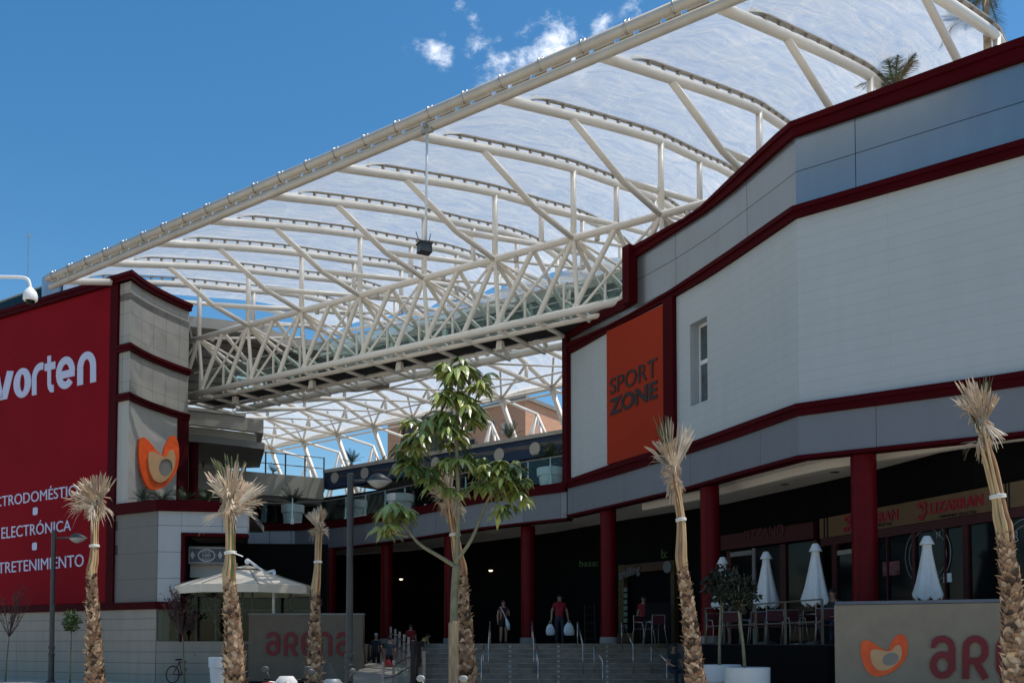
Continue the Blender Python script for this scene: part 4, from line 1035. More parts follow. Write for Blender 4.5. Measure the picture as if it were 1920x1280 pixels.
for cx, cy, s in ((1737,958,1),(1597,982,.85)):
    me = flatshape([ribbon([(0,.2),(.12,.0),(.3,.02),(.32,.2)]+arc(.3,.42,.2,.2,-60,80,8)+arc(.3,.78,.2,.2,-80,150,12)+[(.05,.72)], .2)], .012)
    bbq = bbox2(me); map_quad(me, bbq, onS(cx-9*s,cy-17*s), onS(cx+9*s,cy-20*s), onS(cx-9*s,cy+19*s), onS(cx+9*s,cy+16*s), nw3, 1, .15); meshobj(me, 'rooster_mark', redl, SF)
sstrip(SF, 'wall_below', M['black'], 1545, 1935, TZ, TZ+.5, -.05, .03)
for k, (p0, p1) in enumerate(((1565,1574),(1716,1722),(1812,1822),(1776,1779),(1668,1670))):
    sstrip(SF, 'mullion', redb, p0, p1, TZ+.2, zb1_-.22, .0, .09)
for p0, p1 in ((1650,1668),(1670,1716),(1722,1776),(1779,1812),(1822,1935)):
    sstrip(SF, 'window', M['pane'], p0, p1, TZ+.45, zb1_-.24, .0, .03)
dr = sstrip(SF, 'door', M['pane'], 1570, 1612, TZ, zb1_-.5, .0, .03)
for p0, p1, z0, z1 in ((1568,1571,TZ,zb1_-.4),(1569,1613,zb1_-.52,zb1_-.40)): sstrip(dr, 'frame', M['stainless'], p0, p1, z0, z1, .02, .07)
def ringmark(px, py, r, parent, txt, tp):
    c = onS(px, py); t = Vector((wB2[0]-wA2[0], wB2[1]-wA2[1], 0)).normalized(); mb = MB()
    for rr in (r, r*.82):
        mb.tube([c+t*(rr*math.cos(R(12*k)))+Vector((0,0,rr*math.sin(R(12*k))))+nw3*.05 for k in range(31)], .012, 4)
    part(mb, 'window_ring', mat('etched_white', (.22,.23,.23), .6), parent)
    for ch, q in zip(txt, tp):
        me = text_on(ch, [onS(*c_) for c_ in q], nw3, .01, .004, .05); meshobj(me, 'lettering', MATS['etched_white'], parent)
ringmark(1742,1040,.75, SF, 'N', [((1759,997),(1766,995),(1759,1009),(1766,1007))])
ringmark(1935,1040,.80, SF, 'R', [((1905,996),(1914,994),(1905,1014),(1914,1013))])
mb = MB(); a, b = onS(1772,1082), onS(1787,1082); mb.strip([(a.x,a.y),(b.x,b.y)], onS(1780,1091).z, onS(1780,1074).z, .03, .05); part(mb, 'notice', M['white'], SF)
mb = MB(); a, b = onS(1658,1080), onS(1690,1080); mb.strip([(a.x,a.y),(b.x,b.y)], onS(1674,1078).z, onS(1674,1052).z, .031, .045); part(mb, 'poster', mat('faded_red_poster', (.16,.05,.055), .6, var=.6, scale=7), SF)
# the red-signed shop to its left
vA, vB = (W[2].x, W[2].y), (W[5].x, W[5].y); nv3 = Vector((*normals([vA,vB])[0],0))
def onV(px, py): return PP(px, py, vA, vB)
def vstrip(parent, name, m, px0, px1, z0, z1, d0, d1, lab=None):
    a, b = onV(px0,1100), onV(px1,1100); mb = MB(); mb.strip([(a.x,a.y),(b.x,b.y)], z0, z1, d0, d1); return part(mb, name, m, parent, label=lab)
SR_ = thing('shop', 'dark shop front with a dim red sign board left of the tavern', 'shop front', (onV(1460,1100).x, onV(1460,1100).y, TZ))
zt2, zb2_ = onV(1530,980).z, onV(1530,1011).z
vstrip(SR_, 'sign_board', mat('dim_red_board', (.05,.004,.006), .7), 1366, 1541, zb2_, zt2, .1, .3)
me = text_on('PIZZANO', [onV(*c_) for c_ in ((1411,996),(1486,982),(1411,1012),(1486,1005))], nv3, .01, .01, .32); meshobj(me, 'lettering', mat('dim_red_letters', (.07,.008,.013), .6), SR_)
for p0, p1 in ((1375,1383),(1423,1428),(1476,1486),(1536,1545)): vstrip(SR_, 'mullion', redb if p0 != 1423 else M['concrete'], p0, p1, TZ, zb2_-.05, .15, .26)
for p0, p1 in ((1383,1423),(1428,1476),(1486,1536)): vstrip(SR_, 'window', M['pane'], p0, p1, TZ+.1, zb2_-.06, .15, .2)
vstrip(SR_, 'door_frame', M['concrete'], 1383, 1423, zb2_-.24, zb2_-.10, .2, .28)
mb = MB(); a, b = onS(1540,1060), onS(1556,1060); mb.strip([(a.x,a.y),(b.x,b.y)], onS(1548,1100).z, onS(1548,1028).z, .2, .26)
MBd = thing('menu_board', 'tall black chalk menu board beside the tavern door', 'menu board', (a.x, a.y, TZ)); part(mb, 'board', M['black'], MBd)
# yoghurt shop with a yellow frame
yA, yB = (W[1].x, W[1].y), (W[2].x, W[2].y); ny3 = Vector((*normals([yA,yB])[0],0))
def onY(px, py): return PP(px, py, yA, yB)
def ystrip(parent, name, m, px0, px1, py0, py1, d0, d1):
    a, b = onY(px0,1100), onY(px1,1100); mb = MB(); z0, z1 = onY((px0+px1)/2,py1).z, onY((px0+px1)/2,py0).z; mb.strip([(a.x,a.y),(b.x,b.y)], max(TZ,z0), z1, d0, d1); return part(mb, name, m, parent)
YS = thing('shop', 'small shop with a yellow frame and white script sign beside the steps', 'shop front', (onY(1220,1100).x, onY(1220,1100).y, TZ))
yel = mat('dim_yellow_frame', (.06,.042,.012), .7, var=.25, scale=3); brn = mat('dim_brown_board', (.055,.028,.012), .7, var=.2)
ystrip(YS, 'frame', yel, 1171, 1181, 1059, 1205, .1, .3); ystrip(YS, 'frame', yel, 1269, 1276, 1050, 1205, .1, .3)
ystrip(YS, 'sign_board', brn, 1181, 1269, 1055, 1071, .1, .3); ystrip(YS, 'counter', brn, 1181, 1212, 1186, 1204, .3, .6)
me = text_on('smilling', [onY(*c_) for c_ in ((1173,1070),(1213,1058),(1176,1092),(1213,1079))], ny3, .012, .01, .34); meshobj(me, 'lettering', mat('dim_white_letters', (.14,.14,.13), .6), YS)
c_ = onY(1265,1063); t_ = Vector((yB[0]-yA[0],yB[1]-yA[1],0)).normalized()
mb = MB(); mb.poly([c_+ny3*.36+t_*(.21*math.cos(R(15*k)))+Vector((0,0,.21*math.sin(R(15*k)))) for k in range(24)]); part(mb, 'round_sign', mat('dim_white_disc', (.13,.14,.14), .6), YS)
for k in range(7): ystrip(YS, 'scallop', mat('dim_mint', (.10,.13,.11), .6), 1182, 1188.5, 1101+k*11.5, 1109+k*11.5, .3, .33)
grn = mat('green_sign_letters', (.03,.09,.012), .5)
BS = thing('shop_sign', 'green lettering base of a dark shop beyond the steps', 'sign', tuple(onY(1108,1055)))
me = text_on('base:', [PY(*q, 36.9) for q in ((1086,1050),(1122,1048),(1086,1062),(1122,1061))], Vector((0,-1,0)), .01, .01, .02); meshobj(me, 'lettering', grn, BS)
BS2 = thing('shop_sign', 'green letter b on the dark wall above the yellow framed shop', 'sign', tuple(onY(1252,1040)))
me = text_on('b:', [onY(*q) for q in ((1248,1030),(1259,1028),(1248,1047),(1259,1046))], ny3, .01, .01, .2); meshobj(me, 'lettering', grn, BS2)
# bar sign in the opening of the left box
kA, kB = ib(fB(349),-.55), ib(fB(428),-.55); nk = Vector((nb[0],nb[1],0))
def onK(px, py): return PP(px, py, kA, kB)
KS = thing('bar_sign', 'framed grey blue bar sign with an ornate oval and the number 100', 'sign', (kA[0],kA[1],6))
a, b = onK(351,1040), onK(428,1040); z1, z0 = onK(389,1024).z, onK(389,1057).z
mb = MB(); mb.strip([(a.x,a.y),(b.x,b.y)], z0, z1, -.1, .0); part(mb, 'frame', mat('sign_frame_grey', (.20,.19,.18), .6), KS)
a2, b2_ = onK(353.5,1040), onK(425.5,1040); mb = MB(); mb.strip([(a2.x,a2.y),(b2_.x,b2_.y)], z0+.06, z1-.06, .0, .02); part(mb, 'board', mat('slate_blue_board', (.075,.08,.10), .6, var=.35, scale=14), KS)
orn = mat('silver_ornament', (.40,.40,.37), .5)
me = flatshape([arc(0,0,1,.62,0,350,35), arc(0,0,.86,.5,0,350,35)], .006); map_quad(me, (-1,1,-.62,.62), onK(371,1028.5), onK(404,1028.5), onK(371,1053), onK(404,1053), nk, 1, .035); meshobj(me, 'oval', orn, KS)
for txt, q, bd in (('100', ((380,1037),(395,1037),(380,1044),(395,1044)), .02), ('CERVECERIA', ((377,1031.5),(398,1031.5),(377,1035.5),(398,1035.5)), .005), ('MONTADITOS', ((377,1046),(398,1046),(377,1050),(398,1050)), .005)):
    me = text_on(txt, [onK(*c_) for c_ in q], nk, bd, .005, .035); meshobj(me, 'lettering', orn, KS)
for cx in (361, 413):
    me = flatshape([[(0,1),(.6,0),(0,-1),(-.6,0)]], .005); map_quad(me, (-.6,.6,-1,1), onK(cx-4.5,1032.5), onK(cx+4.5,1032.5), onK(cx-4.5,1048), onK(cx+4.5,1048), nk, 1, .035); meshobj(me, 'diamond', orn, KS)
for p0, p1, y0, y1 in ((354,425,1026,1027),(354,425,1053.5,1054.5),(354,355,1027.5,1053),(424,425,1027.5,1053)):
    a, b = onK(p0,1040), onK(p1,1040); mb = MB(); mb.strip([(a.x,a.y),(b.x,b.y)], onK(p0,y1).z, onK(p0,y0).z, .02, .03); part(mb, 'border', orn, KS)
# ================================================================== tied-up palms
bark = [mat('palm_boot_brown', (.27,.165,.10), .85, var=.45, scale=9, bump=.4, bscale=60), mat('palm_boot_tan', (.50,.36,.235), .8, var=.35, scale=8, bump=.3, bscale=60), mat('palm_boot_dark', (.075,.045,.028), .9, var=.3, scale=9)]
dry = [mat('dry_frond_tan', (.43,.325,.225), .75, var=.32, scale=5, stretch=(1,1,.6)), mat('dry_frond_pale', (.64,.53,.40), .7, var=.25, scale=5), mat('old_frond_green', (.085,.10,.035), .6, var=.3, scale=5)]
stalkm = [mat('frond_stalk_tan', (.48,.34,.18), .55, var=.25, scale=4, stretch=(3,3,.4)), mat('frond_stalk_green', (.13,.16,.05), .5, var=.25, scale=4), mat('frond_stalk_rust', (.30,.15,.075), .55, var=.3, scale=4)]
tiem = mat('white_tie_band', (.66,.66,.62), .7, var=.05)
rnd = random.Random(11)
def fan(mb, apex, d, nrm, L, spread, nseg, droop, m=0, split=.84):
    d = d.normalized(); side = d.cross(nrm).normalized(); nrm = side.cross(d).normalized(); da = 2*spread/nseg
    for j in range(nseg):
        a = -spread+da*(j+.5); dr = d*math.cos(a)+side*math.sin(a)
        l = L*(.74+.26*math.cos(a*.9))*rnd.uniform(.80,1.06); sd = dr.cross(nrm).normalized()
        bend = rnd.uniform(.2,1.3)*droop+(rnd.uniform(.5,1.1) if rnd.random() < .2 else 0); tw = rnd.uniform(-1.2,1.2)
        rows = []
        for r_, w_ in ((.04,.06),(.40,.42),(split,.62),(.93,.40),(1.0,.04)):
            c = apex+dr*(l*r_)+nrm*(tw*.12*l*max(0,r_-.5)); c = c+Vector((0,0,-bend*l*max(0,r_-.45)**1.6*1.6))
            hw = min(r_, split)*l*da*.5*(1 if r_ <= split else w_/.62)+.002
            rows.append((c-sd*hw, c+nrm*(hw*.75), c+sd*hw))
        b = len(mb.v)
        for rw in rows: mb.v += list(rw)
        for k in range(len(rows)-1):
            for q in (0,1): mb.face((b+3*k+q, b+3*k+q+1, b+3*k+q+4, b+3*k+q+3), m)
def palm(label, Y, axis, wb, wt, tie, crown, fans, nst=9, boots=560, seed=1, group='tied young palms in a row', lean=0):
    rnd.seed(seed)
    ax = [PY(px, py, Y) for px, py in axis]
    d0 = (ax[0]-ax[1]).normalized(); k = (ax[0].z-0.02)/max(.2, -d0.z); base = ax[0]+d0*k; ax = [base]+ax
    o = thing('palm_tree', label, 'palm tree', tuple(base), group=group)
    sc_ = Y/F; rb, rt = wb/2*sc_, wt/2*sc_; axd = catmull([tuple(p) for p in ax], 8); axd = [Vector(p) for p in axd]
    L_ = [0]
    for i in range(1, len(axd)): L_.append(L_[-1]+(axd[i]-axd[i-1]).length)
    T = L_[-1]
    def at(s):
        i = max(j for j in range(len(L_)-1) if L_[j] <= s+1e-9); t = (s-L_[i])/(L_[i+1]-L_[i]); return axd[i].lerp(axd[i+1], t), (axd[i+1]-axd[i]).normalized()
    def rad(s): t = s/T; return (rb*1.12*(1-t)+rt*t)*(1+.05*math.sin(s*7+seed))*.86
    mb = MB(); n = 30
    mb.tube([at(T*i/n)[0] for i in range(n+1)], [rad(T*i/n) for i in range(n+1)], 14, 2)
    for q in range(boots):                     # old leaf bases: overlapping split scales winding up the trunk
        s = T*(q+.5)/boots; c, ad = at(s); an = q*2.39996+rnd.uniform(-.12,.12); r_ = rad(s)
        e1 = ad.cross(Vector((0,1,0))).normalized(); e2 = e1.cross(ad).normalized()
        out = e1*math.cos(an)+e2*math.sin(an); tan_ = ad.cross(out).normalized()
        h = r_*rnd.uniform(.6,1.05); w = r_*rnd.uniform(.36,.58); lift = r_*rnd.uniform(.12,.46); slant = rnd.uniform(-.35,.35)
        p = c+out*r_*.9
        mi = rnd.choice((0,0,0,0,1,1,2)); b = len(mb.v)
        tip = p+ad*h+out*lift+tan_*(slant*w)
        if rnd.random() < .18: tip = tip+out*r_*rnd.uniform(.15,.45)-ad*h*.3
        mb.v += [p-tan_*w-ad*h*.15, p+tan_*w-ad*h*.15, p+tan_*w*.75+ad*h*.55+out*lift*.45, tip+tan_*w*.25, tip-tan_*w*.25, p-tan_*w*.75+ad*h*.55+out*lift*.45, p+out*r_*.16+ad*h*.3]
        for f_ in ((0,1,6),(1,2,6),(2,3,6),(3,4,6),(4,5,6),(5,0,6)): mb.face([b+x_ for x_ in f_], mi)
    part(mb, 'trunk', bark, o)
    top, td = at(T-.02); tp = PY(tie[0], tie[1], Y); cr = PY(crown[0], crown[1], Y)
    e1 = td.cross(Vector((0,1,0))).normalized(); e2 = e1.cross(td).normalized(); tops = []
    for q in range(nst):
        an = 2*math.pi*q/nst+.3; o1 = e1*math.cos(an)+e2*math.sin(an)
        c3 = cr+o1*(rt*rnd.uniform(.3,1.1))+Vector((0,0,rnd.uniform(-.25,.2)))
        pts = catmull([tuple(top-td*.25+o1*rt*.55), tuple(top+td*.15+o1*rt*.75), tuple((top+tp)/2+o1*rt*rnd.uniform(.62,.8)), tuple(tp+o1*rt*.56), tuple(tp.lerp(cr,.5)+o1*rt*.62), tuple(c3)], 4)
        mb = MB(); r0 = rt*rnd.uniform(.17,.25); mb.tube(pts, [r0*(1.7-1.1*i/(len(pts)-1)) for i in range(len(pts))], 6, 0); tops.append(c3)
        part(mb, 'frond_stalk', [stalkm[rnd.choice((0,0,0,2,1 if q % 4 == 1 else 0))]], o, smooth=True)
    mb = MB(); ring = []
    for j in range(17): an = 2*math.pi*j/16; ring.append(tp+e1*(rt*.84*math.cos(an))+e2*(rt*.84*math.sin(an)))
    mb.tube(ring, .022, 5); mb.tube([p+td*.03 for p in ring], .02, 5); (mb.tube([ring[10], ring[10]-td*.10-e1*.18*rt/.12], .014, 5) if seed == 5 else None); part(mb, 'tie_band', tiem, o)
    for (ax_, ay_, L, sp, dr_, yaw, mi) in fans:       # direction in the picture plane (degrees from up, + right), tilt toward the viewer
        ap = cr+Vector((rnd.uniform(-.06,.06), rnd.uniform(-.10,.10), 0))
        d = Vector((math.sin(R(ax_)), math.sin(R(yaw))*.8, math.cos(R(ax_)))); nrm = Vector((math.sin(R(yaw+rnd.uniform(-25,25))), -1, .15))
        mb = MB(); fan(mb, ap+Vector((0,0,ay_)), d, nrm, L, R(sp), 18, dr_, 0); part(mb, 'frond', [dry[mi]], o)
    return o
rf = random.Random(5)
def fans_mix(L, up, side, down, base=0, green=0, spread=(18,34)):
    out = []
    for k in range(up+2): out.append((base+rf.uniform(-20,20), rf.uniform(-.1,.15), L*rf.uniform(.8,1.05), rf.uniform(*spread), rf.uniform(.0,.3), rf.uniform(-60,60), 2 if k < green else rf.choice((0,0,1))))
    for k in range(side*2): out.append((base+rf.choice((-1,1))*rf.uniform(25,75), rf.uniform(-.25,.05), L*rf.uniform(.28,.52), rf.uniform(7,15), rf.uniform(.3,.9), rf.uniform(-60,60), rf.choice((0,0,1))))
    for k in range(down+3): out.append((base+rf.uniform(145,215), rf.uniform(-.1,.3), L*rf.uniform(.3,.62), rf.uniform(8,18), rf.uniform(0,.3), rf.uniform(-60,60), rf.choice((0,0,1))))
    return out
f1 = [(14,0,.9,24,.05,-10,0),(-36,-.02,.85,22,.35,10,1),(-58,-.05,.9,13,.5,0,0),(-70,-.1,.75,10,.7,20,1)]+fans_mix(.8,3,5,7,-22)
palm('leftmost palm with dry tan fronds in front of the red banner', 24.5, [(178,1280),(175,1180),(172,1078)], 34, 19, (177,1024), (178,948), f1, seed=3)
f2 = [(-6,0,1.0,30,.0,0,0),(-6,.12,1.05,22,.0,8,2),(44,-.1,.95,11,.1,10,1),(58,-.14,.85,8,.15,20,0),(-30,0,.9,16,.3,-20,1),(82,-.1,.6,10,.4,0,1),(-105,-.1,.6,8,.2,0,1)]+fans_mix(.78,3,5,6,4)
palm('palm with a wide dry fan frond in front of the bar opening', 21, [(441,1280),(437,1180),(430,1088)], 45, 24, (432,1037), (433,950), f2, seed=5)
f3 = fans_mix(.60,6,4,6,0)
palm('slim palm with a small dry crown in front of the left arena sign', 28, [(588,1280),(590,1190),(592,1108)], 33, 16, (596,1054), (598,985), f3, seed=8)
f4 = fans_mix(.85,4,2,9,-20)
palm('palm behind the leafy tree with dry drooping fronds', 22.6, [(876,1280),(871,1180),(865,1074)], 40, 22, (853,1003), (842,935), f4, seed=13)
f5 = [(16,0,1.0,13,.0,0,1),(20,.05,.9,8,.0,8,1),(-12,.1,1.05,12,.0,0,2),(-2,.05,1.05,16,.0,0,0),(-24,0,.9,18,.2,20,0)]+fans_mix(.78,4,3,9,-16,1,(12,24))
palm('leaning palm with pale dry fronds in front of the orange banner', 19.5, [(1304,1280),(1294,1170),(1279,1058)], 40, 21, (1277,975), (1263,885), f5, seed=21)
f6 = [(8,0,.88,8,.0,0,2),(-12,.05,.82,18,.05,0,0),(0,.05,.80,16,.0,20,1),(-22,.0,.75,14,.15,-20,0)]+fans_mix(.70,5,2,10,-6,1,(10,22))
palm('rightmost leaning palm with bound dry fronds beside the right sign', 15.5, [(1906,1280),(1899,1140),(1884,1003)], 60, 30, (1871,932), (1842,805), f6, nst=8, seed=34)
# ================================================================== leafy tree with a stake
leafm = [mat('glossy_green_leaf', (.19,.235,.05), .30, var=.35, scale=3, spec=.6), mat('young_green_leaf', (.31,.34,.085), .32, var=.3, scale=3, spec=.6), mat('deep_green_leaf', (.08,.12,.028), .36, var=.3, scale=3)]
stem = mat('green_grey_bark', (.20,.185,.11), .7, var=.25, scale=5, bump=.2, bscale=40)
rl = random.Random(77)
def palmate(mb, p, d, L, mi):
    """hand-shaped drooping leaf of seven leaflets"""
    d = d.normalized(); s = d.cross(Vector((0,0,1)))
    s = s.normalized() if s.length > .05 else Vector((1,0,0))
    n = s.cross(d).normalized()
    for k in range(-3, 4):
        a = k*R(33); q = (d*math.cos(a)+s*math.sin(a)); l = L*(1-.11*abs(k))*rl.uniform(.85,1.1); sd = q.cross(n).normalized(); w = l*.17; b = len(mb.v); dr = rl.uniform(.5,1.15)
        for t, ww in ((.05,.25),(.4,.9),(.72,.8),(1,.04)):
            c = p+q*(l*t)+Vector((0,0,-dr*l*t*t)); mb.v += [c-sd*w*ww, c+n*w*ww*.35, c+sd*w*ww]
        for r_ in range(3):
            for h in (0,1): mb.face((b+3*r_+h, b+3*r_+h+1, b+3*r_+h+4, b+3*r_+h+3), mi)
def leafy_tree():
    Y = 21.2; g = PY(848,1280,Y); base = Vector((g.x-.02, Y, .05))
    o = thing('leafy_tree', 'young tree with glossy hand shaped green leaves and three thin limbs', 'tree', tuple(base))
    P = lambda px, py, dy=0: PY(px, py, Y)+Vector((0,dy,0))
    mb = MB(); mb.tube(catmull([tuple(base), tuple(P(850,1220)), tuple(P(852,1120)), tuple(P(856,1058))], 5), .085, 10); part(mb, 'trunk', stem, o, smooth=True)
    limbs = [([(856,1062),(820,1040),(785,1018),(760,985),(742,962)],.05),([(765,1005),(740,1000),(722,990)],.03),([(856,1060),(858,1010),(860,940),(857,860),(857,800),(860,720),(868,690)],.062),
             ([(858,1048),(885,1010),(908,950),(925,920),(945,890)],.045),([(860,940),(880,920),(905,905)],.028),([(858,900),(830,885),(800,872)],.026),([(857,800),(825,810),(790,812)],.026),([(858,770),(885,755),(895,745)],.022)]
    for k, (pts, r_) in enumerate(limbs):
        pp = catmull([tuple(P(a, b, rl.uniform(-.1,.1) if 0 < i else 0)) for i, (a, b) in enumerate(pts)], 4)
        mb = MB(); mb.tube(pp, [r_*(1-.6*i/(len(pp)-1)) for i in range(len(pp))], 7); part(mb, 'limb', stem, o, smooth=True)
    cl = [(868,690,64,24,30),(838,704,30,20,11),(905,712,28,24,11),(852,738,26,18,9),(856,765,62,34,34),(895,775,24,22,10),(818,785,30,22,13),(800,812,64,32,32),(852,820,26,26,13),(764,836,30,22,11),(768,866,34,18,14),(800,874,26,18,11),(862,866,44,20,26),(898,880,24,22,14),(948,895,44,40,38),(975,912,22,32,14),(915,912,20,22,10),(735,952,32,17,22),(722,985,26,10,11),(760,962,16,14,7),(945,950,16,12,6),(905,905,22,16,10),(858,915,26,20,10),(812,900,16,12,6)]
    for (cx, cy, rx, ry, n) in cl:
        mb = MB()
        for _ in range(max(4,int(n*.48))):
            a = rl.uniform(0,2*math.pi); rr = math.sqrt(rl.random()); dy = rl.uniform(-1,1)*rx*Y/F*.8
            p = P(cx+rx*.85*rr*math.cos(a), cy+ry*.8*rr*math.sin(a)-ry*.15, dy); c = P(cx, cy+ry*.2, 0)
            d = (p-c); d.z = abs(d.z)*.4; d += Vector((rl.uniform(-.2,.2), rl.uniform(-.3,.2), .05))
            palmate(mb, p-d*.3, d, rl.uniform(.32,.52), rl.choice((0,0,1,1,2)))
            if rl.random() < .4: mb.tube([c, p-d*.3], .007, 4, 1)
        part(mb, 'foliage', leafm, o)
leafy_tree()
st = thing('tree_stake', 'thick square wooden stake beside the leafy tree', 'stake', (PY(850,1280,20.7).x, 20.7, 0))
mb = MB(); zt = PY(850,1167,20.7).z; mb.box((st.location.x,20.7,zt/2), (.175,.175,zt), .3); mb.box((st.location.x,20.7,zt+.02), (.155,.155,.04), .3, taper=.8)
part(mb, 'post', mat('weathered_wood', (.30,.22,.135), .85, var=.45, scale=5, stretch=(4,4,.5), bump=.3, bscale=30), st)
# ================================================================== small trees by the plinth
def small_tree(label, px, base_y, Y, crown, n, leaf, mats, z0=.16, twigs=14, bare=False, seed=1, group=None, name='small_tree'):
    r_ = random.Random(seed); p0 = PY(px, base_y, Y); p0.z = z0; cx, cy, rx, ry = crown; c = PY(cx, cy, Y); RX, RZ = rx*Y/F, ry*Y/F
    o = thing(name, label, 'tree', tuple(p0), group=group)
    fork = c-Vector((0,0,RZ*.9)); mb = MB(); mid = p0.lerp(fork,.5)+Vector((r_.uniform(-.04,.04),0,0))
    mb.tube(catmull([tuple(p0), tuple(mid), tuple(fork)], 4), [.04,.038,.036,.034,.032,.03,.028,.026,.024], 7); part(mb, 'trunk', stem, o, smooth=True)
    mb = MB(); ends = []
    for k in range(twigs):
        a = r_.uniform(0,2*math.pi); e = c+Vector((RX*.9*math.cos(a)*r_.uniform(.3,1), RX*.9*math.sin(a)*r_.uniform(.3,1), RZ*r_.uniform(-.3,.95)))
        m_ = fork.lerp(e,.5)+Vector((0,0,-.05)); mb.tube([fork, m_, e], [.012,.008,.004], 4); ends.append((m_, e))
        for _ in range(3 if bare else 1):
            e2 = e+Vector((r_.uniform(-1,1)*RX*.3, r_.uniform(-1,1)*RX*.3, r_.uniform(0,.5)*RZ)); mb.tube([m_.lerp(e, r_.uniform(.2,.9)), e2], [.006,.003], 3); ends.append((e, e2))
    part(mb, 'twigs', stem if not bare else mat('reddish_twig', (.10,.055,.045), .8, var=.3), o)
    mb = MB()
    for _ in range(n):
        if bare: a_, b_ = r_.choice(ends); p = a_.lerp(b_, r_.random())
        else:
            u = Vector((r_.gauss(0,1), r_.gauss(0,1), r_.gauss(0,1))).normalized()*(r_.random()**.4); p = c+Vector((u.x*RX, u.y*RX, u.z*RZ))
        d = Vector((r_.gauss(0,1), r_.gauss(0,1), r_.gauss(-.2,.7))).normalized(); s = d.cross(Vector((r_.gauss(0,1),r_.gauss(0,1),1))).normalized(); l = leaf*r_.uniform(.6,1.3); b = len(mb.v)
        mb.v += [p, p+d*l*.5-s*l*.28, p+d*l, p+d*l*.5+s*l*.28]; mb.face((b,b+1,b+2,b+3), r_.randrange(len(mats)))
    part(mb, 'crown', mats, o)
    return o
purp = [mat('purple_leaf', (.075,.022,.03), .6, var=.4, scale=8), mat('rust_leaf', (.12,.05,.045), .6, var=.4, scale=8)]
ball = [mat('bright_ball_leaf', (.075,.13,.025), .5, var=.4, scale=6), mat('mid_ball_leaf', (.035,.07,.015), .5, var=.3, scale=6)]
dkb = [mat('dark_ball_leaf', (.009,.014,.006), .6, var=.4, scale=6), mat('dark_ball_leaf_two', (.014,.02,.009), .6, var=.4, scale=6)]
small_tree('thin almost bare tree with reddish twigs at the left edge', 10, 1274, 38.2, (18,1152,40,46), 170, .085, purp, bare=True, twigs=26, seed=4)
small_tree('little clipped tree with a bright green crown by the grey plinth', 131, 1276, 36.9, (134,1163,17,22), 420, .14, ball, seed=9)
small_tree('thin tree with purple leaves in front of the glass screen', 346, 1275, 36.4, (343,1152,42,44), 520, .10, purp, bare=True, twigs=30, seed=12)
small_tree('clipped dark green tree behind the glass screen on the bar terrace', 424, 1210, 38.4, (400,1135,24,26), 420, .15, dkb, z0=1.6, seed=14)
# ================================================================== cycads and pots
cyl = [mat('cycad_green', (.022,.04,.016), .45, var=.35, scale=5), mat('cycad_light', (.05,.075,.03), .45, var=.3, scale=5)]
def cycad(label, p, rr, n=22, seed=1, tall=.55, group=None, name='cycad'):
    r_ = random.Random(seed); o = thing(name, label, 'plant', tuple(p), group=group)
    mb = MB(); mb.lathe([(rr*.14,-.02),(rr*.16,.1*rr),(rr*.08,.22*rr)], p, 10); part(mb, 'stem', bark[0], o)
    mb = MB()
    for k in range(n):
        a = 2*math.pi*k/n+r_.uniform(-.15,.15); el = r_.uniform(.25,1.2); d = Vector((math.cos(a)*math.cos(el), math.sin(a)*math.cos(el), math.sin(el))); l = rr*r_.uniform(.85,1.15)
        pts = [p+Vector((0,0,rr*.2))+d*(l*t)+Vector((0,0,-.42*l*t*t*math.cos(el)+ (tall-.5)*l*t)) for t in (0,.25,.5,.75,1)]
        mb.tube(pts, [.012*rr,.011*rr,.009*rr,.006*rr,.002], 4, 0)
        s = d.cross(Vector((0,0,1))).normalized(); mi = r_.randrange(2)
        for t in [x_/13 for x_ in range(2, 13)]:
            i = min(3, int(t*4)); c = pts[i].lerp(pts[i+1], t*4-i); w = l*.24*math.sin(math.pi*min(1,t*.85+.15)); f_ = (pts[i+1]-pts[i]).normalized()
            for sg in (-1, 1):
                b = len(mb.v); e = c+s*sg*w+f_*w*.55+Vector((0,0,w*.15)); mb.v += [c-f_*.022*rr, c+f_*.022*rr, e]; mb.face((b,b+1,b+2), mi)
    part(mb, 'fronds', cyl, o); return o
def edgeY(px):
    best = min(((abs(proj((x,y,7.3))[0]-px), y) for (x,y) in resample(cpath+[fpath[0]], 200)), key=lambda t: t[0]); return best[1]
def pot(label, px, ytop, Y, wpx, h, z0=None, group=None, two=True):
    if z0 == 7.2: Y = edgeY(px)+.85
    r_ = wpx/2*Y/F; c = PY(px, ytop, Y); zt = c.z; z0 = zt-h if z0 is None else z0; hh = zt-z0
    o = thing('plant_pot', label, 'pot', (c.x, Y, z0), group=group)
    mb = MB(); mb.lathe([(r_*.70,0),(r_*.72,.02),(r_*.87,hh*.66)], (c.x,Y,z0), 32, cap=True)
    part(mb, 'body', M['pot'], o, smooth=40)
    mb = MB(); mb.lathe([(r_*.90,hh*.655),(r_*.985,hh*.665),(r_,hh*.99),(r_*.97,hh),(r_*.90,hh),(r_*.88,hh*.9)], (c.x,Y,z0), 32, cap=False); part(mb, 'rim', M['pot'], o, smooth=40)
    mb = MB(); mb.lathe([(.001,hh*.90),(r_*.89,hh*.905)], (c.x,Y,z0), 24, cap=False); part(mb, 'soil', M['soil'], o)
    return Vector((c.x, Y, z0+hh*.9)), r_
PG = 'white pots along the courtyard terrace'
p_, r_ = pot('white pot holding a dark cycad on the terrace left of the slim palm', 549, 947, 47.4, 43, .8, 7.2, group=PG); cycad('dark cycad in the white pot left of the slim palm', p_, .95, 26, 2, .75)
pot('white pot behind the tall street lamp on the terrace', 668, 938, 45.8, 42, .78, 7.2, group=PG)
pot('wide white pot on the terrace behind the low left leaf cluster', 750, 927, 43.0, 52, .85, 7.2, group=PG)
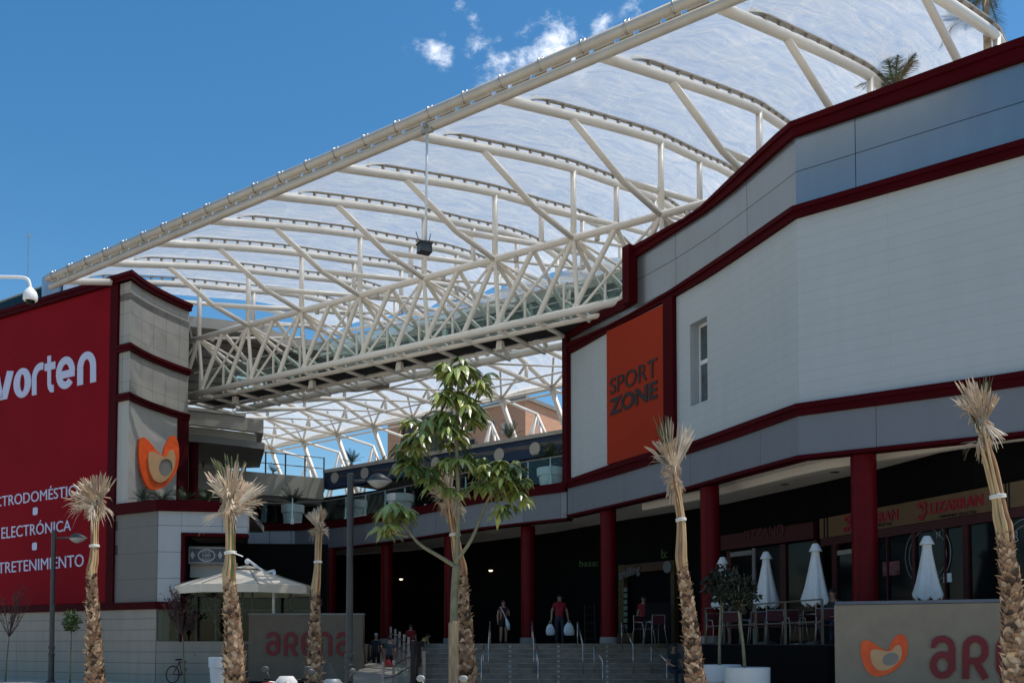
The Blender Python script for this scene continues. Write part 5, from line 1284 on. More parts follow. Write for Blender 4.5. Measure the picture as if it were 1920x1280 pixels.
p_, r_ = pot('white pot with a cycad beside the dark red edge of the white wing', 1034, 878, 37.6, 56, .8, 7.2, group=PG); cycad('large cycad in the pot beside the white wing', p_, 1.0, 26, 5, .6)
for k, (px, s, lb) in enumerate(((268,.62,'leftmost low cycad on the ledge under the tower emblem'),(303,.75,'low cycad on the ledge below the middle of the emblem'),(347,.75,'low cycad on the ledge right of the emblem'),(386,.78,'low cycad on the ledge beside the wide fan palm'))):
    q = PP(px, 940, ib(c1p,-.9), ib(b2p,-.9)); q.z = zb1+.36; cycad(lb, q, s, 18, 20+k, .55, group='cycads on the ledge')
    mb = MB()
GPn = 'large white pots at the foot of the dark terrace'
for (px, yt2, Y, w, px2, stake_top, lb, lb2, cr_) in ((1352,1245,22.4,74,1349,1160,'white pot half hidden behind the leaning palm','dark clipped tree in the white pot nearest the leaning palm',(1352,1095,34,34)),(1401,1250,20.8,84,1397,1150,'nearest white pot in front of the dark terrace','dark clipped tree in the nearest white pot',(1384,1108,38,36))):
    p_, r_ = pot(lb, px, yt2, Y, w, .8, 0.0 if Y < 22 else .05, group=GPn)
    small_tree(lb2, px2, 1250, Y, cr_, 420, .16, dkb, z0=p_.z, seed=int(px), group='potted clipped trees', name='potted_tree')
pot('tall white pot at the foot of the wide fan palm', 408, 1231, 33.5, 33, 1.0, .16)
# roof terrace plants behind the navy band
for k, (px, py, lb, s) in enumerate(((659,852,'bushy plant on the roof edge above the left navy discs',.8),(712,856,'low palm plant in a planter right of the bushy roof plant',.7),(776,842,'low roof plant left of the leafy tree top',.7),(955,806,'roof plant in front of the brick flats',.9),(884,822,'roof plant just right of the leafy tree stem',.6),(512,868,'small roof plant far left behind the steel railing',.6))):
    q = PY(px, py+12, 53.5 if px > 620 else 60); q.z = max(q.z-.3, 11.2)
    cycad(lb, q, s, 16, 60+k, .8, group='plants on the roof terrace', name='roof_plant')
for k, (px, py, w, lb) in enumerate(((725,857,60,'flat round planter left of the leafy tree'),(885,826,70,'flat round planter right of the leafy tree stem'),(980,806,66,'flat round planter in front of the brick flats'))):
    c = PY(px, py, 52.5); mb = MB(); r_ = w/2*52.5/F*.75; mb.lathe([(r_*.85,0),(r_,.42),(r_,.48),(r_*.9,.48)], (c.x,52.5,10.95), 24)
    o = thing('roof_planter', lb, 'planter', (c.x,52.5,c.z-.4), group='round planters on the roof terrace'); part(mb, 'bowl', mat('taupe_planter', (.30,.255,.225), .8), o, smooth=40)
# palms behind the right parapet
def feather_palm(label, p, h, L, n, seed, up=.1):
    r_ = random.Random(seed); o = thing('feather_palm', label, 'palm tree', tuple(p), group='feather palms on the roof of the white wing'); top = p+Vector((0,0,h))
    mb = MB(); mb.tube([p, p+Vector((.05,0,h*.5)), top], [.13,.11,.09], 8); part(mb, 'trunk', bark[1], o, smooth=True)
    gm = [mat('grey_green_frond', (.10,.115,.05), .6, var=.35, scale=4), mat('dry_tip_frond', (.22,.16,.08), .7, var=.3, scale=4)]
    for k in range(n):
        a = 2*math.pi*k/n+r_.uniform(-.3,.3); el = r_.uniform(up,1.35); d = Vector((math.cos(a)*math.cos(el), math.sin(a)*math.cos(el), math.sin(el))); l = L*r_.uniform(.8,1.1)
        pts = [top+d*(l*t)+Vector((0,0,-.75*l*t*t*(1.1-el*.5))) for t in (0,.2,.4,.6,.8,1)]; mb = MB(); mb.tube(pts, [.02,.018,.015,.012,.008,.003], 4, 1 if k % 5 == 0 else 0)
        s = d.cross(Vector((0,0,1))).normalized()
        for j in range(4, 40):
            t = j/40; i = min(4, int(t*5)); c = pts[i].lerp(pts[i+1], t*5-i); f_ = (pts[i+1]-pts[i]).normalized(); w = L*.26*math.sin(math.pi*min(1,t*.8+.2))
            for sg in (-1,1):
                b = len(mb.v); e = c+s*sg*w*.8+f_*w*.7+Vector((0,0,-w*r_.uniform(.1,.5))); mb.v += [c-f_*.012, c+f_*.012, e]; mb.face((b,b+1,b+2), 1 if k % 5 == 0 else 0)
        part(mb, 'frond', gm, o)
p = PY(1850,100,24.5); p.z = 13.2; feather_palm('taller feather palm rising above the right end of the parapet', p, PY(1842,-6,24.5).z-13.2, 1.5, 18, 3)
p = PY(1678,165,27); p.z = 13.6; feather_palm('feather palm showing only frond tops behind the parapet', p, PY(1678,165,27).z-13.6-.1, 1.45, 13, 6, up=.75)
# ================================================================== street lamps
def street_lamp(label, px, ytop, Y, z0, side, collar_y, head):
    b = PY(px, 1200, Y); zt = PY(px, ytop, Y).z
    o = thing('street_lamp', label, 'street lamp', (b.x, Y, z0), group='grey street lamps')
    mb = MB(); mb.lathe([(.16,0),(.16,.06),(.115,.1),(.105,1.0),(.125,1.02),(.125,1.1),(.098,1.12),(.085,(zt-z0)*.6),(.085,(zt-z0)-.02),(.06,(zt-z0))], (b.x,Y,z0), 16); part(mb, 'pole', M['lamp_grey'], o, smooth=40)
    zc = PY(px, collar_y, Y).z; mb = MB(); mb.lathe([(.105,-.06),(.125,-.05),(.125,.05),(.105,.06)], (b.x,Y,zc), 16); part(mb, 'collar', M['lamp_grey'], o, smooth=40)
    (hx0, hx1, hy) = head; a = PY(px, hy, Y); h0 = PY(hx0, hy, Y); h1 = PY(hx1, hy, Y)
    mb = MB(); mb.tube([a, h0], .035, 8); part(mb, 'arm', M['lamp_grey'], o, smooth=True)
    c = (h0+h1)/2; L = (h1.x-h0.x)/2
    prof = [(max(.004, .20*math.sin(math.pi*t**.85)), -L+2*L*t) for t in [i/14 for i in range(15)]]
    mb = MB(); n = 16; base = 0
    for r_, x in prof:
        for j in range(n): t = 2*math.pi*j/n; mb.v.append(Vector((c.x+x, c.y+r_*.95*math.cos(t), c.z+r_*.98*math.sin(t))))
    for i in range(len(prof)-1):
        for j in range(n):
            j2 = (j+1) % n; up_ = j < n//2; mb.face((i*n+j, i*n+j2, (i+1)*n+j2, (i+1)*n+j), 0 if up_ else 1)
    part(mb, 'lamp_head', [M['lamp_grey'], M['lamp_glass']], o, smooth=True)
street_lamp('left street lamp before the red banner, pole on the pavement', 97, 993, 37.2, .16, 1, 1213, (129,164,1008))
street_lamp('tall street lamp in front of the left arena sign', 655, 887, 25.4, 0, 1, 1228, (688,736,901))
# ================================================================== security camera, mast, rooftop bits on the left
dc = thing('dome_camera', 'white dome security camera hanging from a curved arm at the left edge', 'camera', tuple(PY(-40,640,21)))
P = lambda px, py: PY(px, py, 21)
mb = MB(); mb.tube(catmull([tuple(P(-45,518)), tuple(P(0,519)), tuple(P(40,520)), tuple(P(53,525)), tuple(P(57,540))], 5), .035, 10); part(mb, 'arm', M['white'], dc, smooth=True)
c = P(57,548); mb = MB(); s = 21/F; mb.lathe([(3*s,10*s),(5*s,8*s),(11*s,1*s),(13*s,-6*s),(13*s,-14*s),(12*s,-16*s)], c, 20); part(mb, 'housing', M['white'], dc, smooth=40)
mb = MB(); mb.ball((c.x,c.y,c.z-16*s), 8.5*s, 10, sz=(1,1,.9)); part(mb, 'dome', M['pane'], dc, smooth=True)
mb = MB(); pp = P(-45,518); mb.tube([(pp.x,21,0),(pp.x,21,pp.z+.1)], .08, 10); part(mb, 'pole', M['lamp_grey'], dc, smooth=True)
mast = thing('mast', 'thin metal mast rising from the roof behind the red banner', 'mast', tuple(PY(52,560,45)))
mb = MB(); a, b = PY(52,580,45), PY(53.5,441,45); mb.tube([a, b], .025, 6); mb.ball(tuple(b), .07, 8); part(mb, 'rod', M['stainless'], mast)
rg = thing('roof_glass_screen', 'glass wind screen on the roof edge behind the security camera', 'glass screen', tuple(PY(30,575,44.5)))
bq = [(far.x,far.y+3),(onW(-200,560).x,onW(-200,560).y+2.8),(onW(72,560).x,onW(72,560).y+2.2)]
mb = MB(); mb.strip(bq, 15.9, PY(40,551,45).z, -.01, .01); part(mb, 'pane', M['glass_green'], rg)
mb = MB(); mb.strip(bq, PY(40,551,45).z, PY(40,549,45).z, -.03, .03); part(mb, 'top_rail', M['zinc'], rg)
tk = thing('roof_tank', 'grey metal rooftop unit behind the top of the red banner', 'rooftop unit', tuple(PY(110,560,44)))
tc_ = PY(112,560,44); mb = MB(); mb.lathe([(.75,0),(.75,PY(112,527,44).z-15.9),(.6,PY(112,524,44).z-15.9)], (tc_.x,44,15.9), 24); part(mb, 'body', mat('galvanised_sheet', (.36,.42,.48), .35, metal=.5, var=.1), tk, smooth=40)
mb = MB(); mb.box((tc_.x-1.05,44,16.6), (.5,.6,1.4)); part(mb, 'duct', MATS['galvanised_sheet'], tk)
# ================================================================== parasols
op = thing('parasol', 'open ecru cantilever parasol over the bar terrace', 'parasol', tuple(PY(513,1160,36.9)))
Yp = 37.2; c = PY(463,1078,Yp); RXp = 123*Yp/F; zt = PY(463,1066,Yp).z; ze = PY(463,1100,Yp).z; mb = MB(); n = 8
def ringp(r, z): return [Vector((c.x+r*math.cos(2*math.pi*(j+.5)/n), Yp+r*.9*math.sin(2*math.pi*(j+.5)/n), z)) for j in range(n)]
rings = [ringp(RXp*.22, zt-.02), ringp(RXp*.6, zt-(zt-ze)*.52), ringp(RXp*1.06, ze), ringp(RXp*1.055, ze-.30)]
for k in range(3):
    for j in range(n): j2 = (j+1) % n; mb.poly([rings[k][j], rings[k+1][j], rings[k+1][j2], rings[k][j2]])
part(mb, 'canopy', M['parasol'], op)
mb = MB()
for j in range(n): mb.tube([rings[0][j]+Vector((0,0,.02)), rings[1][j]+Vector((0,0,.02)), rings[2][j]+Vector((0,0,.02))], .018, 5)
part(mb, 'ribs', mat('parasol_seam', (.30,.26,.21), .8), op)
mb = MB(); v1, v2 = ringp(RXp*.30, zt-.02), ringp(RXp*.03, zt+.14)
for j in range(n): j2 = (j+1) % n; mb.poly([v1[j], v1[j2], v2[j2], v2[j]])
part(mb, 'vent_cap', M['parasol'], op)
pm = PY(513,1150,Yp-.4); mb = MB(); mb.tube([(pm.x,Yp-.4,1.62),(pm.x,Yp-.4,PY(513,1070,Yp).z)], .06, 10); part(mb, 'mast', M['white'], op, smooth=True)
mb = MB(); mb.tube([PY(514,1069,Yp-.4), PY(497,1073,Yp-.3), PY(466,1050,Yp-.5)], .05, 8); mb.ball(tuple(PY(464,1052,Yp-.5)), .11, 8); part(mb, 'arm', M['white'], op, smooth=True)
mb = MB(); mb.tube([PY(466,1062,Yp), (c.x,Yp,zt-.3)], .04, 6); part(mb, 'hub', M['white'], op)
def closed_parasol(label, px, ytop, ybot, Y):
    b = PY(px, 1180, Y); o = thing('parasol', label, 'parasol', (b.x, Y, TZ), group='closed white parasols on the terrace')
    t = PY(px, ytop, Y).z; q = PY(px, ybot, Y).z; h = t-q; w = h*.225
    mb = MB(); n = 28; prof = [(.07,h*.99),(.085,h*.95),(.10,h*.80),(w*.50,h*.55),(w*.70,h*.28),(w*.92,h*.04),(w*.86,-.02)]
    for r_, z in prof:
        for j in range(n):
            a = 2*math.pi*j/n; f_ = 1+(.20*math.cos(7*a)+.06*math.cos(3*a+px))*min(1, max(.1, 1.1-z/h)); mb.v.append(Vector((b.x+r_*f_*math.cos(a), Y+r_*f_*math.sin(a), q+z+(.05*math.cos(7*a) if z < h*.1 else 0))))
    for i in range(len(prof)-1):
        for j in range(n): j2 = (j+1) % n; mb.face((i*n+j2, i*n+j, (i+1)*n+j, (i+1)*n+j2))
    part(mb, 'canopy', M['cloth'], o, smooth=True)
    mb = MB(); mb.lathe([(.16,-.16),(.155,-.15),(.075,.02),(.05,.035)], (b.x,Y,t), 12); part(mb, 'cap', M['cloth'], o, smooth=40)
    mb = MB(); mb.tube([(b.x,Y,TZ),(b.x,Y,t)], .026, 8); part(mb, 'pole', M['stainless'], o, smooth=True)
    mb = MB(); mb.lathe([(.28,0),(.28,.06),(.05,.09)], (b.x,Y,TZ), 16); part(mb, 'base', M['lamp_grey'], o, smooth=40)
closed_parasol('closed white parasol half hidden by the potted dark trees', 1356, 1046, 1138, 27.2)
closed_parasol('closed white parasol left of the pair beside the red column', 1438, 1036, 1136, 25.4)
closed_parasol('closed white parasol just left of the thick red column', 1531, 1021, 1132, 23.4)
closed_parasol('closed white parasol standing behind the right arena sign', 1741, 1007, 1122, 21.3)
# ================================================================== terrace glass screens and balustrades
gs = thing('glass_screen', 'tall glass wind screen with thin posts round the bar terrace', 'glass screen', (c1p[0], c1p[1], 1.7))
zs1 = PY(340,1104,c1p[1]).z; gq = [c1p, fB(335), fB(370), fB(406), fB(455), (b2p[0]+.2,b2p[1]-.05), (b2p[0]+1.7,b2p[1]-.2), (b2p[0]+2.5,b2p[1]-.3)]
for k in range(len(gq)-1):
    mb = MB(); mb.strip([gq[k],gq[k+1]], 1.74, zs1, -.03, -.015); part(mb, 'pane', M['glass'], gs)
for k in range(len(gq)): mb = MB(); mb.box((gq[k][0]+.01,gq[k][1]+.04,(1.74+zs1)/2), (.06,.05,zs1-1.74)); part(mb, 'post', M['lamp_grey'], gs)
mb = MB(); mb.strip(gq, 2.88, 2.93, -.06, -.02); part(mb, 'mid_rail', M['lamp_grey'], gs)
tr_ = thing('terrace_railing', 'glass railing with white footed posts along the curved courtyard terrace', 'railing', (cpath[5][0], cpath[5][1], 7.3))
oc = [(x-nx_*.0, y-ny_*.0) for (x,y),(nx_,ny_) in zip(cpath, normals(cpath))]
mb = MB(); mb.tube([(x,y,8.3) for x,y in oc], .022, 6); part(mb, 'cable', M['stainless'], tr_)
mb = MB(); mb.strip(oc, 7.4, 8.28, -.01, .005); part(mb, 'pane', M['glass'], tr_)
for px, py in ((548,975),(648,973),(685,969),(722,964),(759,959),(797,953),(836,947),(873,941),(912,934),(951,926),(990,917),(1032,909)):
    y_ = None
    p = PZ(px, py, 7.34); mb = MB(); mb.box((p.x,p.y+.02,7.85), (.075,.06,1.05), taper=.55); ps = part(mb, 'post', M['stainless'], tr_)
    mb = MB(); mb.box((p.x,p.y,7.30), (.15,.10,.26), taper=.8); part(mb, 'foot', M['white'], ps)
rr_ = thing('terrace_railing', 'low metal railing in front of the cafe chairs on the dark terrace', 'railing', (6.0,25,TZ))
dull = mat('dull_bronze_rail', (.13,.105,.075), .5, metal=.3)
rq = [(5.4,27.3),(5.75,25.9),(6.1,24.5),(6.45,23.1),(6.85,21.6)]
for x, y in rq: mb = MB(); mb.box((x,y,TZ+.5), (.05,.05,1.0)); part(mb, 'post', dull, rr_)
for z in (1.0,.5): mb = MB(); mb.tube([(x,y,TZ+z) for x, y in rq], .02, 6); part(mb, 'rail', dull, rr_)
# ================================================================== cafe chairs and tables
chr_red = mat('red_chair_fabric', (.05,.004,.006), .7, var=.1); alu = mat('chair_tube', (.26,.25,.225), .35, metal=.6, var=.05)
def make_chair():
    o = thing('cafe_chair', '', 'chair', (0,0,0), group='red cafe chairs on the dark terrace')
    mb = MB(); mb.box((0,0,.45), (.42,.42,.03)); part(mb, 'seat', chr_red, o)
    mb = MB(); mb.box((0,.21,.70), (.40,.025,.26)); part(mb, 'backrest', chr_red, o)
    for s in (-1,1):
        mb = MB(); mb.tube([(s*.25,-.24,.0),(s*.21,-.19,.44),(s*.21,-.12,.64),(s*.21,.2,.66)], .014, 6); part(mb, 'leg', alu, o, smooth=True)
        mb = MB(); mb.tube([(s*.25,.27,.0),(s*.21,.2,.46),(s*.20,.225,.84)], .014, 6); part(mb, 'leg', alu, o, smooth=True)
    mb = MB(); mb.tube([(-.2,.225,.84),(.2,.225,.84)], .014, 6); mb.tube([(-.21,-.19,.44),(.21,-.19,.44)], .013, 6); part(mb, 'frame', alu, o)
    return o
def make_table():
    o = thing('cafe_table', '', 'table', (0,0,0), group='cafe tables on the dark terrace')
    mb = MB(); mb.lathe([(.36,.72),(.37,.73),(.37,.745),(.36,.75)], (0,0,0), 24); part(mb, 'tabletop', alu, o)
    mb = MB(); mb.tube([(0,0,.03),(0,0,.72)], .03, 8); part(mb, 'pedestal', alu, o)
    mb = MB(); mb.lathe([(.24,0),(.24,.02),(.05,.05)], (0,0,0), 16); part(mb, 'foot', alu, o)
    return o
ch0, tb0 = make_chair(), make_table()
spots = [(1207,29.0,R(40),'cafe chair nearest the steps, left of the leaning palm'),(1228,28.4,R(200),'cafe chair close behind the trunk of the leaning palm'),(1345,26.4,R(15),'cafe chair seen between the stems of the potted trees'),(1372,25.6,R(160),'cafe chair right behind the nearest potted tree stem'),
         (1422,25.0,R(-20),'cafe chair under the left closed parasol of the pair'),(1452,24.2,R(170),'cafe chair just right of the left parasol pole'),(1490,23.8,R(10),'cafe chair midway between the two closed parasols'),(1513,24.6,R(190),'cafe chair set back behind the right parasol pole'),(1548,22.7,R(-15),'rightmost visible cafe chair against the arena sign edge'),(1405,26.6,R(80),'cafe chair at the back between two parasols')]
for k, (px, Y, rz, lb) in enumerate(spots):
    o = ch0 if k == 0 else copy_tree(ch0)
    o.location = ((px-960)/F*Y, Y, TZ); o.rotation_euler = (0,0,rz); o['label'] = lb
for k, (px, Y, lb) in enumerate(((1358,27.4,'cafe table behind the potted trees'),(1437,25.9,'cafe table beside the left closed parasol pole'),(1500,25.0,'cafe table near the right closed parasol pole'),(1540,24.0,'cafe table next to the edge of the arena sign'))):
    o = tb0 if k == 0 else copy_tree(tb0)
    o.location = ((px-960)/F*Y, Y, TZ); o['label'] = lb
# chalk board and ladder by the shops
cb_ = thing('chalk_board', 'black chalk board standing before the yellow framed shop', 'board', (PY(1233,1190,33.2).x,33.2,TZ))
mb = MB(); x = cb_.location.x; mb.box((x,33.2,TZ+.75), (.85,.05,1.3)); part(mb, 'board', M['black'], cb_)
mb = MB()
for s in (-1,1): mb.box((x+s*.38,33.25,TZ+.1), (.05,.3,.2))
part(mb, 'feet', M['black'], cb_)
la = thing('step_ladder', 'narrow grey ladder leaning in the dark shop entrance', 'ladder', (PY(1106,1190,37).x,37,TZ))
x = la.location.x; mb = MB(); gl_ = mat('dull_ladder_metal', (.045,.045,.045), .6)
for s in (-.19,.19): mb.tube([(x+s,36.9,TZ),(x+s,37.1,TZ+1.5)], .018, 5)
part(mb, 'rails', gl_, la)
for k in range(5): mb = MB(); mb.tube([(x-.19,36.92+.04*k,TZ+.2+.3*k),(x+.19,36.92+.04*k,TZ+.2+.3*k)], .013, 5); part(mb, 'rung', gl_, la)
# small lit lamps deep in the arcade
for k, (px, py, Y, lb) in enumerate(((752,1087,48,'small lit lamp in the dark arcade left of the leafy tree'),(920,1071,43,'small lit lamp in the dark arcade above the woman'))):
    p = PY(px, py, Y); o = thing('arcade_lamp', lb, 'lamp', tuple(p), group='lit lamps in the arcade'); mb = MB(); mb.lathe([(.05,0),(.09,.04),(.09,.07)], p, 12); part(mb, 'bulb', emis('lamp_glow', (1,.85,.6), 1.6), o)
    mb = MB(); mb.tube([(p.x,p.y,p.z+.07),(p.x,p.y,6.2)], .01, 5); part(mb, 'cord', M['black'], o)
# ================================================================== people
skinm = mat('skin_tone', (.30,.165,.11), .6, var=.08); hairm = mat('dark_hair', (.012,.009,.008), .6); greyhair = mat('grey_hair', (.32,.31,.30), .7); jeans = mat('dark_blue_jeans', (.015,.022,.04), .8, var=.25, scale=12)
shoe = mat('dark_shoe', (.012,.012,.013), .5); nvy = mat('navy_shirt_cloth', (.014,.017,.028), .8); redsh = mat('red_shirt_cloth', (.19,.006,.012), .8, var=.12, scale=10); blk = mat('black_dress_cloth', (.008,.008,.009), .85)
yelsh = mat('yellow_shirt_cloth', (.24,.19,.04), .8); grnsh = mat('teal_grey_cloth', (.03,.045,.05), .85); bagw = mat('white_carrier_bag', (.50,.56,.60), .5, var=.1, scale=6); bagg = mat('green_white_bag', (.10,.30,.05), .5, var=.5, scale=8, col2=(.5,.6,.45)); bagr = mat('red_bag', (.30,.012,.015), .5)
def person(label, loc, rz, H, J, top, bottom, hair=hairm, sleeve=.55, legskin=False, shoes=shoe, longhair=False, group=None):
    """one continuous skinned body; J overrides joint places (metres for a 1.75 m body, facing -Y)"""
    s = H/1.75
    j = dict(pel=(0,0,.95),sp=(0,0,1.14),ch=(0,.01,1.34),nk=(0,.0,1.49),hb=(0,-.01,1.57),hd=(0,-.015,1.66),ht=(0,0,1.735),
             ls=(-.18,0,1.42),le=(-.235,.03,1.14),lw=(-.25,-.04,.90),lh=(-.255,-.06,.82), rs=(.18,0,1.42),re=(.235,.03,1.14),rw=(.25,-.04,.90),rh=(.255,-.06,.82),
             lp=(-.09,0,.90),lk=(-.105,-.02,.50),la=(-.11,.02,.08),lt=(-.12,-.15,.04), rp=(.09,0,.90),rk=(.105,-.02,.50),ra=(.11,.02,.08),rt=(.12,-.15,.04))
    j.update(J)
    rad = dict(pel=(.155,.12),sp=(.14,.10),ch=(.165,.115),nk=(.058,.06),hb=(.062,.075),hd=(.078,.098),ht=(.05,.06),ls=(.065,.065),le=(.045,.045),lw=(.032,.03),lh=(.036,.02),lp=(.095,.095),lk=(.06,.062),la=(.042,.048),lt=(.04,.03))
    for k in ('s','e','w','h','p','k','a','t'): rad['r'+k] = rad['l'+k]
    names = list(j); idx = {n: i for i, n in enumerate(names)}
    ed = [('pel','sp'),('sp','ch'),('ch','nk'),('nk','hb'),('hb','hd'),('hd','ht'),('ch','ls'),('ls','le'),('le','lw'),('lw','lh'),('ch','rs'),('rs','re'),('re','rw'),('rw','rh'),('pel','lp'),('lp','lk'),('lk','la'),('la','lt'),('pel','rp'),('rp','rk'),('rk','ra'),('ra','rt')]
    me = bpy.data.meshes.new('tmp'); me.from_pydata([tuple(Vector(j[n])*s) for n in names], [(idx[a], idx[b]) for a, b in ed], [])
    ob = bpy.data.objects.new('tmp', me); C.objects.link(ob); md = ob.modifiers.new('s', 'SKIN'); md.use_smooth_shade = True
    for i, n in enumerate(names): me.skin_vertices[0].data[i].radius = (rad[n][0]*s, rad[n][1]*s)
    for v in me.skin_vertices[0].data: v.use_root = False
    me.skin_vertices[0].data[idx['pel']].use_root = True
    sb2 = ob.modifiers.new('sub', 'SUBSURF'); sb2.levels = 2; sb2.render_levels = 2
    dg = bpy.context.evaluated_depsgraph_get(); bm3 = bpy.data.meshes.new_from_object(ob.evaluated_get(dg)); bpy.data.objects.remove(ob); bpy.data.meshes.remove(me)
    mb = MB(); segs = []
    V = {n: Vector(j[n])*s for n in names}
    def dseg(p, a, b):
        ab = b-a; t = max(0, min(1, (p-a).dot(ab)/ab.length_squared)); return (p-a-ab*t).length, t
    cls = {('pel','sp'):1,('sp','ch'):1,('ch','nk'):1,('nk','hb'):0,('hb','hd'):0,('hd','ht'):0,('ch','ls'):1,('ch','rs'):1,('pel','lp'):2,('pel','rp'):2,('lp','lk'):2,('rp','rk'):2,('lk','la'):2,('rk','ra'):2,('la','lt'):3,('ra','rt'):3,('le','lw'):0,('re','rw'):0,('lw','lh'):0,('rw','rh'):0}
    b0 = len(mb.v)
    for v in bm3.vertices: mb.v.append(v.co.copy())
    for p in bm3.polygons:
        best = min(((*dseg(p.center, V[a], V[b]), (a,b)) for a, b in ed), key=lambda t: t[0]); sg, t = best[2], best[1]
        if sg in (('ls','le'),('rs','re')): m_ = 1 if t < sleeve else 0
        else: m_ = cls[sg]
        if legskin and m_ == 2 and sg in (('lk','la'),('rk','ra')): m_ = 0
        if legskin and sg in (('lp','lk'),('rp','rk')) and t > .55: m_ = 0
        if sg == ('ch','nk') and t > .8: m_ = 0
        mb.face([b0+i for i in p.vertices], m_)
    bpy.data.meshes.remove(bm3)
    hd = V['hd']; f_ = (V['lt']-V['la'])*0+Vector((0,-1,0))
    mb.ball(hd+Vector((0,-.098,-.01))*s, .016*s, 6, 0); mb.box(hd+Vector((0,-.090,-.055))*s, (.04*s,.012*s,.010*s), 0, 4)
    for sx in (-1,1):
        mb.ball(hd+Vector((sx*.030,-.086,.022))*s, .010*s, 6, 4); mb.ball(hd+Vector((sx*.083,.0,0))*s, .018*s, 6, 0, sz=(.5,1,1.4))
    for side in ('l','r'):                      # four fingers and a thumb, slightly curled
        h_, w_ = V[side+'h'], V[side+'w']; d = (h_-w_).normalized(); acr = Vector((0,1,0))-d*d.y; acr.normalize(); inn = Vector((1 if side == 'l' else -1,0,0))
        for q in range(4):
            a = h_+acr*(.026-.0175*q)*s; l = (.062,.074,.070,.055)[q]*s; mb.tube([a-d*.01*s, a+d*l*.55, a+d*l*.9+inn*.02*s], [.0095*s,.009*s,.007*s], 5, 0)
        a = w_.lerp(h_,.4)-acr*.03*s; mb.tube([a, a-acr*.02*s+d*.03*s, a-acr*.02*s+d*.06*s+inn*.015*s], [.011*s,.010*s,.008*s], 5, 0)
    o = bpy.data.objects.new('person', mb.mesh('person', [skinm, top, bottom, shoes, hairm], True)); C.objects.link(o); o.location = loc; o.rotation_euler = (0,0,rz); tag(o, label, 'person', group)
    hb_ = MB(); hp = hd+Vector((0,.018,.028))*s; hb_.ball(hp, .096*s, 10, 0, sz=(.86,1.0,.86))
    if longhair: hb_.lathe([(.07*s,-.22*s),(.085*s,-.08*s),(.08*s,.02*s)], hp+Vector((0,.04*s,0)), 10)
    part(hb_, 'hair', hair, o, world=False, smooth=True)
    return o
def carrier_bag(label, p, w, h, m, hang=.16):
    o = thing('carrier_bag', label, 'bag', tuple(p)); mb = MB(); n = 16
    prof = [(.30,0),(.46,.05*h),(.50,.35*h),(.42,.75*h),(.18,1.0*h)]
    for r_, z in prof:
        for k in range(n): a = 2*math.pi*k/n; f_ = 1+.10*math.cos(3*a+z*9)+.06*math.cos(7*a); mb.v.append(Vector((p[0]+w*r_*f_*math.cos(a), p[1]+w*.45*r_*f_*math.sin(a), p[2]+z)))
    for i in range(len(prof)-1):
        for k in range(n): k2 = (k+1) % n; mb.face((i*n+k, i*n+k2, (i+1)*n+k2, (i+1)*n+k))
    mb.face(list(reversed(range(n)))); part(mb, 'bag', m, o, smooth=True)
    mb = MB()
    for s in (-1,1): mb.tube([(p[0]+s*w*.16,p[1],p[2]+h*.95),(p[0]+s*w*.10,p[1],p[2]+h+hang*.6),(p[0],p[1],p[2]+h+hang)], .008, 5)
    part(mb, 'handle', m, o); return o
pw = PY(1049,1200,35.2)
person('man in a red polo shirt and jeans carrying two white bags above the steps', (pw.x,35.2,TZ), R(8), 1.76, dict(lw=(-.30,-.06,.90),lh=(-.31,-.07,.82),le=(-.27,.02,1.15),rw=(.31,-.05,.90),rh=(.32,-.06,.82),re=(.28,.02,1.15),hd=(0,-.05,1.655),hb=(0,-.03,1.565),ht=(0,-.045,1.73),rk=(.10,-.10,.50),ra=(.10,-.06,.10),rt=(.11,-.22,.04)), redsh, jeans)
carrier_bag('round white carrier bag in the right hand of the man in red', (pw.x-.33,35.1,TZ+.31), .32, .40, bagw, .13)
carrier_bag('pale tapering carrier bag in the left hand of the man in red', (pw.x+.34,35.1,TZ+.30), .38, .46, bagw, .08)
pw = PY(944,1200,36.5)
person('woman in dark shorts with a long white shoulder bag near the second arcade column', (pw.x,36.5,TZ), R(20), 1.62, dict(rw=(.20,-.16,1.18),rh=(.16,-.20,1.24),re=(.25,.0,1.14)), mat('wine_top_cloth', (.05,.012,.014), .85), blk, legskin=True, longhair=True, sleeve=.2)
sbg = thing('shoulder_bag', 'long white shoulder bag slung across the woman in the arcade', 'bag', (pw.x+.1,36.2,TZ+.9)); mb = MB()
mb.tube([(pw.x-.12,36.30,TZ+1.38),(pw.x+.02,36.28,TZ+1.12),(pw.x+.12,36.26,TZ+.9)], .018, 6); part(mb, 'strap', bagw, sbg)
mb = MB(); mb.tube([(pw.x+.10,36.26,TZ+.95),(pw.x+.17,36.26,TZ+.72),(pw.x+.20,36.26,TZ+.52)], [.03,.085,.05], 8); part(mb, 'pouch', bagw, sbg, smooth=True)
pw = PY(705,1250,38); person('grey haired person seen from behind in dark clothes walking up the ramp', (pw.x,38,.2+.62-.45), R(172), 1.66, {}, nvy, blk, hair=greyhair)
carrier_bag('green and white shopping bag held by the grey haired person', (pw.x-.34,37.9,.36), .34, .46, bagg, .16)
pw = PY(730,1250,37); person('person in teal grey clothes on the ramp with a red bag', (pw.x,37,.3), R(185), 1.60, {}, grnsh, blk)
carrier_bag('small red bag held by the person in teal grey', (pw.x-.02,36.7,.70), .30, .34, bagr, .16)
pw = PY(770,1230,41); person('person in a dark red shirt further up the ramp', (pw.x,41,.75), R(170), 1.70, {}, redsh, blk)
